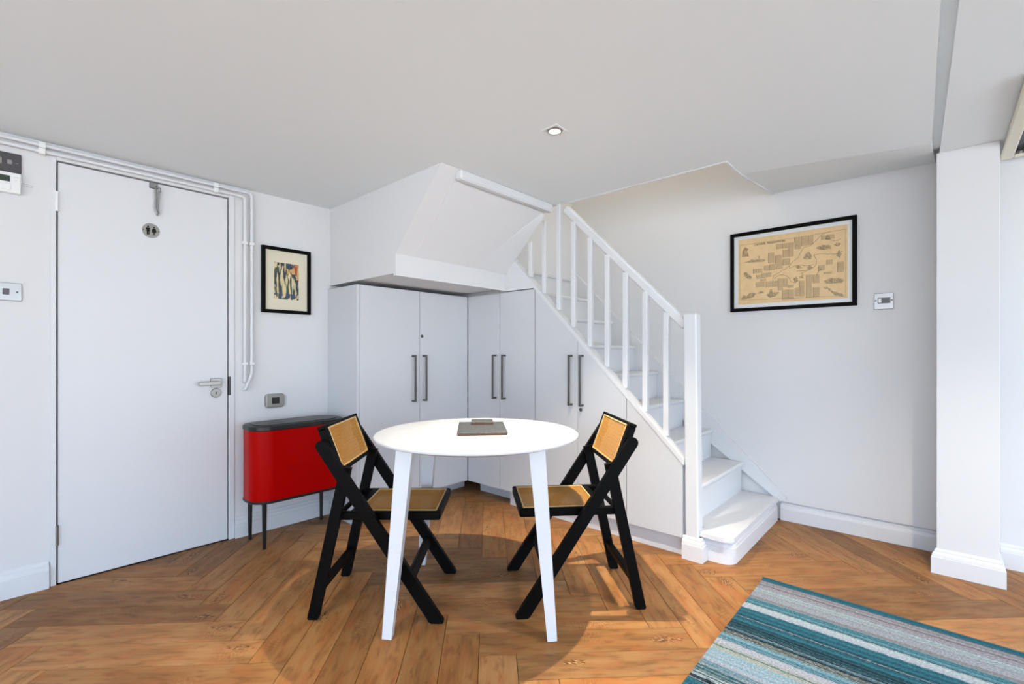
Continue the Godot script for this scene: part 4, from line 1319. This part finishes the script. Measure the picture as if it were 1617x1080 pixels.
func make_chair() -> Node3D:
	var o := thing("folding_chair", Vector3.ZERO, "", "chair", "black folding cane chairs at the round table")
	var c := 0.256       # local x = s - c, front is +x
	var S = func(s: float, y: float, z: float) -> Vector3: return Vector3(s - c, y, z)
	for sd in [-1.0, 1.0]:
		var z: float = 0.208 * sd
		# long leg: from the top of the back down to the front foot
		var b := MB.new()
		var top: Vector3 = S.call(0.046, 0.708, z)
		var foot: Vector3 = S.call(0.508, 0.0, z)
		var d := (foot - top).normalized()
		var nrm := Vector3(-d.y, d.x, 0)
		var prof := PackedVector2Array()
		var hw := 0.0225
		for k in 9:       # rounded top end
			var a := PI * k / 8.0
			var q := top + d * 0.018 - d * (sin(a) * hw) + nrm * (cos(a) * hw)
			prof.append(Vector2(q.x, q.y))
		var f1 := top - nrm * hw
		var f0 := top + nrm * hw
		var e1 := f1 + d * (-f1.y / d.y)
		var e0 := f0 + d * (-f0.y / d.y)
		prof.append(Vector2(e1.x - d.x * 0.006, 0.006)); prof.append(Vector2(e1.x + 0.006, 0.0)); prof.append(Vector2(e0.x - 0.004, 0.0)); prof.append(Vector2(e0.x + 0.0, 0.008))
		b.prism(prof, 2, z - 0.012, z + 0.012)
		part(o, "front_leg", b, M.black, true)
		# rear leg
		z = 0.1825 * sd
		b = MB.new()
		var rt: Vector3 = S.call(0.142, 0.605, z)
		var rf: Vector3 = S.call(0.012, 0.0, z)
		d = (rf - rt).normalized()
		nrm = Vector3(-d.y, d.x, 0)
		prof = PackedVector2Array()
		for q in [rt + nrm * 0.021, rt - nrm * 0.021]: prof.append(Vector2(q.x, q.y))
		f1 = rt - nrm * 0.021; f0 = rt + nrm * 0.021
		e1 = f1 + d * (-f1.y / d.y); e0 = f0 + d * (-f0.y / d.y)
		prof.append(Vector2(e1.x, 0.006)); prof.append(Vector2(e1.x + 0.006, 0.0)); prof.append(Vector2(e0.x - 0.006, 0.0)); prof.append(Vector2(e0.x, 0.006))
		b.prism(prof, 2, z - 0.012, z + 0.012)
		part(o, "rear_leg", b, M.black, true)
	# seat frame
	var s0 := 0.148
	var s1 := 0.513
	var zt := 0.169
	var rail := 0.02
	for sd in [-1.0, 1.0]:
		var b := MB.new()
		b.box(S.call(0.105, 0.386, minf(sd * zt, sd * (zt - rail))), S.call(s1, 0.421, maxf(sd * zt, sd * (zt - rail))), 0.005)
		part(o, "seat_rail", b, M.black, true)
	for q in [[s0, s0 + 0.034], [s1 - 0.018, s1]]:
		var b := MB.new()
		b.box(S.call(q[0], 0.387, -zt + rail), S.call(q[1], 0.4205, zt - rail), 0.003)
		part(o, "seat_rail", b, M.black, true)
	var u0 := s0 + 0.034
	var u1 := s1 - 0.018
	var seat := MB.new()
	seat = cane_weave(u1 - u0, 2 * (zt - rail), Transform3D(Basis.IDENTITY, S.call((u0 + u1) / 2, 0.4165, 0)))
	part(o, "cane_seat", seat, M.cane, true, "woven golden cane seat")
	var sp := MB.new()
	for q in [[u0 - 0.002, u1 + 0.002, -zt + rail - 0.002, -zt + rail + 0.004], [u0 - 0.002, u1 + 0.002, zt - rail - 0.004, zt - rail + 0.002], [u0 - 0.002, u0 + 0.004, -zt + rail, zt - rail], [u1 - 0.004, u1 + 0.002, -zt + rail, zt - rail]]:
		sp.box(S.call(q[0], 0.4175, q[2]), S.call(q[1], 0.4225, q[3]), 0.001)
	part(o, "cane_edging", sp, M.spline, true)
	# backrest panel between the long legs
	var pt: Vector3 = S.call(0.058, 0.772, 0)
	var pb: Vector3 = S.call(0.128, 0.583, 0)
	var up := (pt - pb).normalized()
	var fw := Vector3(up.y, -up.x, 0)        # towards the sitter
	var H := (pt - pb).length()
	var bt := Transform3D(Basis(up, fw, up.cross(fw)), (pt + pb) / 2.0)
	var half := 0.194
	var th0 := -0.032
	for q in [[-H / 2, -H / 2 + 0.02, -half, half], [H / 2 - 0.014, H / 2, -half, half], [-H / 2 + 0.02, H / 2 - 0.014, -half, -half + 0.032], [-H / 2 + 0.02, H / 2 - 0.014, half - 0.032, half]]:
		var b := MB.new()
		b.box(Vector3(q[0], th0, q[2]), Vector3(q[1], 0.0, q[3]), 0.003, bt)
		part(o, "back_frame", b, M.black, true)
	var cu := H - 0.034
	var cv := 2 * (half - 0.032)
	var ct := bt * Transform3D(Basis.IDENTITY, Vector3(0.003, -0.004, 0))
	part(o, "cane_back", cane_weave(cu, cv, ct), M.cane, true, "woven golden cane back")
	sp = MB.new()
	for q in [[-cu / 2 - 0.002, cu / 2 + 0.002, -cv / 2 - 0.002, -cv / 2 + 0.004], [-cu / 2 - 0.002, cu / 2 + 0.002, cv / 2 - 0.004, cv / 2 + 0.002], [-cu / 2 - 0.002, -cu / 2 + 0.004, -cv / 2, cv / 2], [cu / 2 - 0.004, cu / 2 + 0.002, -cv / 2, cv / 2]]:
		sp.box(Vector3(q[0], -0.001, q[2]), Vector3(q[1], 0.0055, q[3]), 0.001, ct)
	part(o, "cane_edging", sp, M.spline, true)
	# stretchers and pivot rod
	var b2 := MB.new()
	b2.box(Vector3(-0.014, -0.017, -0.1705), Vector3(0.014, 0.017, 0.1705), 0.003, Transform3D(Basis(Vector3.BACK, -0.2), S.call(0.04, 0.125, 0)))
	part(o, "stretcher", b2, M.black, true)
	b2 = MB.new()
	b2.box(Vector3(-0.011, -0.018, -0.196), Vector3(0.011, 0.018, 0.196), 0.003, Transform3D(Basis(Vector3.BACK, 0.57), S.call(0.4, 0.165, 0)))
	part(o, "stretcher", b2, M.black, true)
	b2 = MB.new()
	b2.tube([S.call(0.1, 0.404, -0.195), S.call(0.1, 0.404, 0.195)], 0.011, 14)
	part(o, "pivot_rod", b2, M.black, true)
	return o

func make_chairs():
	var a := make_chair()
	var b := a.duplicate()
	b.name = numbered("folding_chair")
	add_child(b)
	a.position = Vector3(1.159, 0, -1.784)
	a.rotation.y = atan2(-0.742, 0.67)
	a.set_meta("label", "black folding chair with cane seat and back, in front of the red bin")
	b.position = Vector3(1.748, 0, -1.212)
	b.rotation.y = atan2(0.678, -0.735)
	b.set_meta("label", "black folding chair with cane seat and back, beside the stair newel post")

func make_rug():
	var o := thing("striped_rug", Vector3(1.61, 0, 0.6), "teal, grey and cream striped woven rug on the plank floor", "rug")
	var x0 := 0.8
	var x1 := 2.415
	var z0 := -0.603
	var z1 := 1.8
	var h := 0.011
	var b := MB.new()
	var U = func(x: float, z: float) -> Vector2: return Vector2((x1 - x) / 1.62, (z - z0) / 0.55)
	b.quad(Vector3(x0, h, z0 + 0.004), Vector3(x1 - 0.004, h, z0 + 0.004), Vector3(x1 - 0.004, h, z1), Vector3(x0, h, z1), Vector3.UP, [U.call(x0, z0), U.call(x1, z0), U.call(x1, z1), U.call(x0, z1)])
	b.quad(Vector3(x0, h, z0 + 0.004), Vector3(x1 - 0.004, h, z0 + 0.004), Vector3(x1, 0, z0), Vector3(x0, 0, z0), Vector3.FORWARD, [U.call(x0, z0), U.call(x1, z0), U.call(x1, z0), U.call(x0, z0)])
	b.quad(Vector3(x1 - 0.004, h, z0 + 0.004), Vector3(x1 - 0.004, h, z1), Vector3(x1, 0, z1), Vector3(x1, 0, z0), Vector3.RIGHT, [U.call(x1, z0), U.call(x1, z1), U.call(x1, z1), U.call(x1, z0)])
	b.quad(Vector3(x0, h, z1), Vector3(x1 - 0.004, h, z1), Vector3(x1, 0, z1), Vector3(x0, 0, z1), Vector3.BACK, [U.call(x0, z1), U.call(x1, z1), U.call(x1, z1), U.call(x0, z1)])
	b.quad(Vector3(x0, h, z0 + 0.004), Vector3(x0, h, z1), Vector3(x0, 0, z1), Vector3(x0, 0, z0), Vector3.LEFT, [U.call(x0, z0), U.call(x0, z1), U.call(x0, z1), U.call(x0, z0)])
	part(o, "weave", b, M.rug)
	b = MB.new()
	b.tube([Vector3(x1, 0.0065, z0), Vector3(x1, 0.0065, z1)], 0.0065, 10)
	part(o, "bound_edge", b, paint(Color(0.12, 0.32, 0.38), 0.95))

func make_downlight(at: Vector3, label: String, energy: float, cone := 43.0):
	var o := thing("downlight", at, label, "ceiling light", "recessed ceiling downlights")
	var b := MB.new()
	# tilted square bezel with a round lamp
	b.box(Vector3(-0.042, -0.003, -0.042), Vector3(-0.031, 0.0, 0.042), 0.001)
	b.box(Vector3(0.031, -0.003, -0.042), Vector3(0.042, 0.0, 0.042), 0.001)
	b.box(Vector3(-0.031, -0.003, -0.042), Vector3(0.031, 0.0, -0.031), 0.001)
	b.box(Vector3(-0.031, -0.003, 0.031), Vector3(0.031, 0.0, 0.042), 0.001)
	part(o, "bezel", b, M.white, true)
	b = MB.new()
	b.lathe([Vector2(0.034, -0.002), Vector2(0.03, -0.007), Vector2(0.026, -0.006), Vector2(0.026, -0.001)], 32)
	part(o, "lamp_ring", b, M.chrome, true)
	b = MB.new()
	b.lathe([Vector2(0.026, -0.004), Vector2(0.0, -0.005)], 32)
	part(o, "lamp", b, M.lamp, true)
	var l := SpotLight3D.new()
	l.name = "lamp_light"
	l.light_color = Color(1.0, 0.94, 0.85)
	l.light_energy = energy
	l.light_size = 0.008
	l.spot_range = 9.0
	l.spot_attenuation = 2.0
	l.spot_angle = cone
	l.spot_angle_attenuation = 1.0
	l.shadow_enabled = true
	l.position = Vector3(0, -0.012, 0)
	l.rotation_degrees = Vector3(-90, 0, 0)
	o.add_child(l)

func make_lights():
	M.lamp = glow(Color(1.0, 0.93, 0.8), 3.0)
	make_downlight(Vector3(1.61, CEIL, -1.209), "small square recessed downlight glowing in the ceiling above the table", 5.8)
	make_downlight(Vector3(1.79, CEIL2, 0.42), "recessed downlight beside the air conditioner", 4.4, 58.0)
	make_downlight(Vector3(0.0, CEIL, -1.209), "recessed downlight in front of the flush door", 2.6)
	make_downlight(Vector3(-0.2, CEIL2, 0.9), "recessed downlight in the window side ceiling", 4.0)
	# lamp upstairs that warms the stairwell
	var o := thing("stairwell_lamp", Vector3(2.9, 3.45, -1.6), "round opal ceiling lamp above the stairwell", "ceiling light")
	var b := MB.new()
	b.lathe([Vector2(0.0, 0.1), Vector2(0.09, 0.09), Vector2(0.13, 0.05), Vector2(0.09, 0.01), Vector2(0.0, 0.0)], 32)
	part(o, "shade", b, glow(Color(1.0, 0.86, 0.68), 1.5), true)
	b = MB.new()
	b.lathe([Vector2(0.05, 0.25), Vector2(0.05, 0.095), Vector2(0.0, 0.095)], 24)
	part(o, "stem", b, M.white, true)
	var l := OmniLight3D.new()
	l.name = "lamp_light"
	l.light_color = Color(1.0, 0.95, 0.86)
	l.light_energy = 0.55
	l.light_size = 0.1
	l.omni_range = 9.0
	l.omni_attenuation = 2.0
	l.shadow_enabled = true
	l.position = Vector3(0, -0.03, 0)
	o.add_child(l)

func make_aircon():
	var x0 := 2.38
	var x1 := 3.285
	var z0 := 0.228
	var z1 := 1.13
	var y := CEIL2
	var o := thing("air_conditioner", Vector3((x0 + x1) / 2, y - 0.03, (z0 + z1) / 2), "cream ceiling cassette air conditioner beyond the pier", "air conditioner")
	part(o, "gasket", bx(Vector3(x0 + 0.006, y - 0.012, z0 + 0.006), Vector3(x1 - 0.006, y, z1 - 0.006)), M.blackplastic)
	for q in [[x0, x1, z0, z0 + 0.045], [x0, x1, z1 - 0.045, z1], [x0, x0 + 0.045, z0 + 0.045, z1 - 0.045], [x1 - 0.045, x1, z0 + 0.045, z1 - 0.045]]:
		part(o, "frame_side", bx(Vector3(q[0], y - 0.03, q[2]), Vector3(q[1], y - 0.008, q[3]), 0.005), M.cream)
	for q in [[x0 + 0.09, x1 - 0.09, z0 + 0.085, z0 + 0.125], [x0 + 0.09, x1 - 0.09, z1 - 0.125, z1 - 0.085], [x0 + 0.085, x0 + 0.125, z0 + 0.13, z1 - 0.13], [x1 - 0.125, x1 - 0.085, z0 + 0.13, z1 - 0.13]]:
		part(o, "louvre", bx(Vector3(q[0], y - 0.026, q[2]), Vector3(q[1], y - 0.018, q[3]), 0.003), M.cream)
	part(o, "centre_panel", bx(Vector3(x0 + 0.17, y - 0.028, z0 + 0.17), Vector3(x1 - 0.17, y - 0.01, z1 - 0.17), 0.006), M.cream)
	for k in 2:
		part(o, "corner_clip", bx(Vector3(x1 - 0.085, y - 0.027, z0 + 0.05 + k * 0.02), Vector3(x1 - 0.05, y - 0.02, z0 + 0.06 + k * 0.02), 0.001), M.gunmetal)

func _ready():
	rng.seed = 1
	make_view()
	make_materials()
	make_shell()
	make_door()
	make_cupboards()
	make_stairs()
	make_bulkhead()
	make_bin()
	make_table()
	make_chairs()
	make_rug()
	make_lights()
	make_aircon()
	make_pictures()
	make_pipes()
	make_plates()
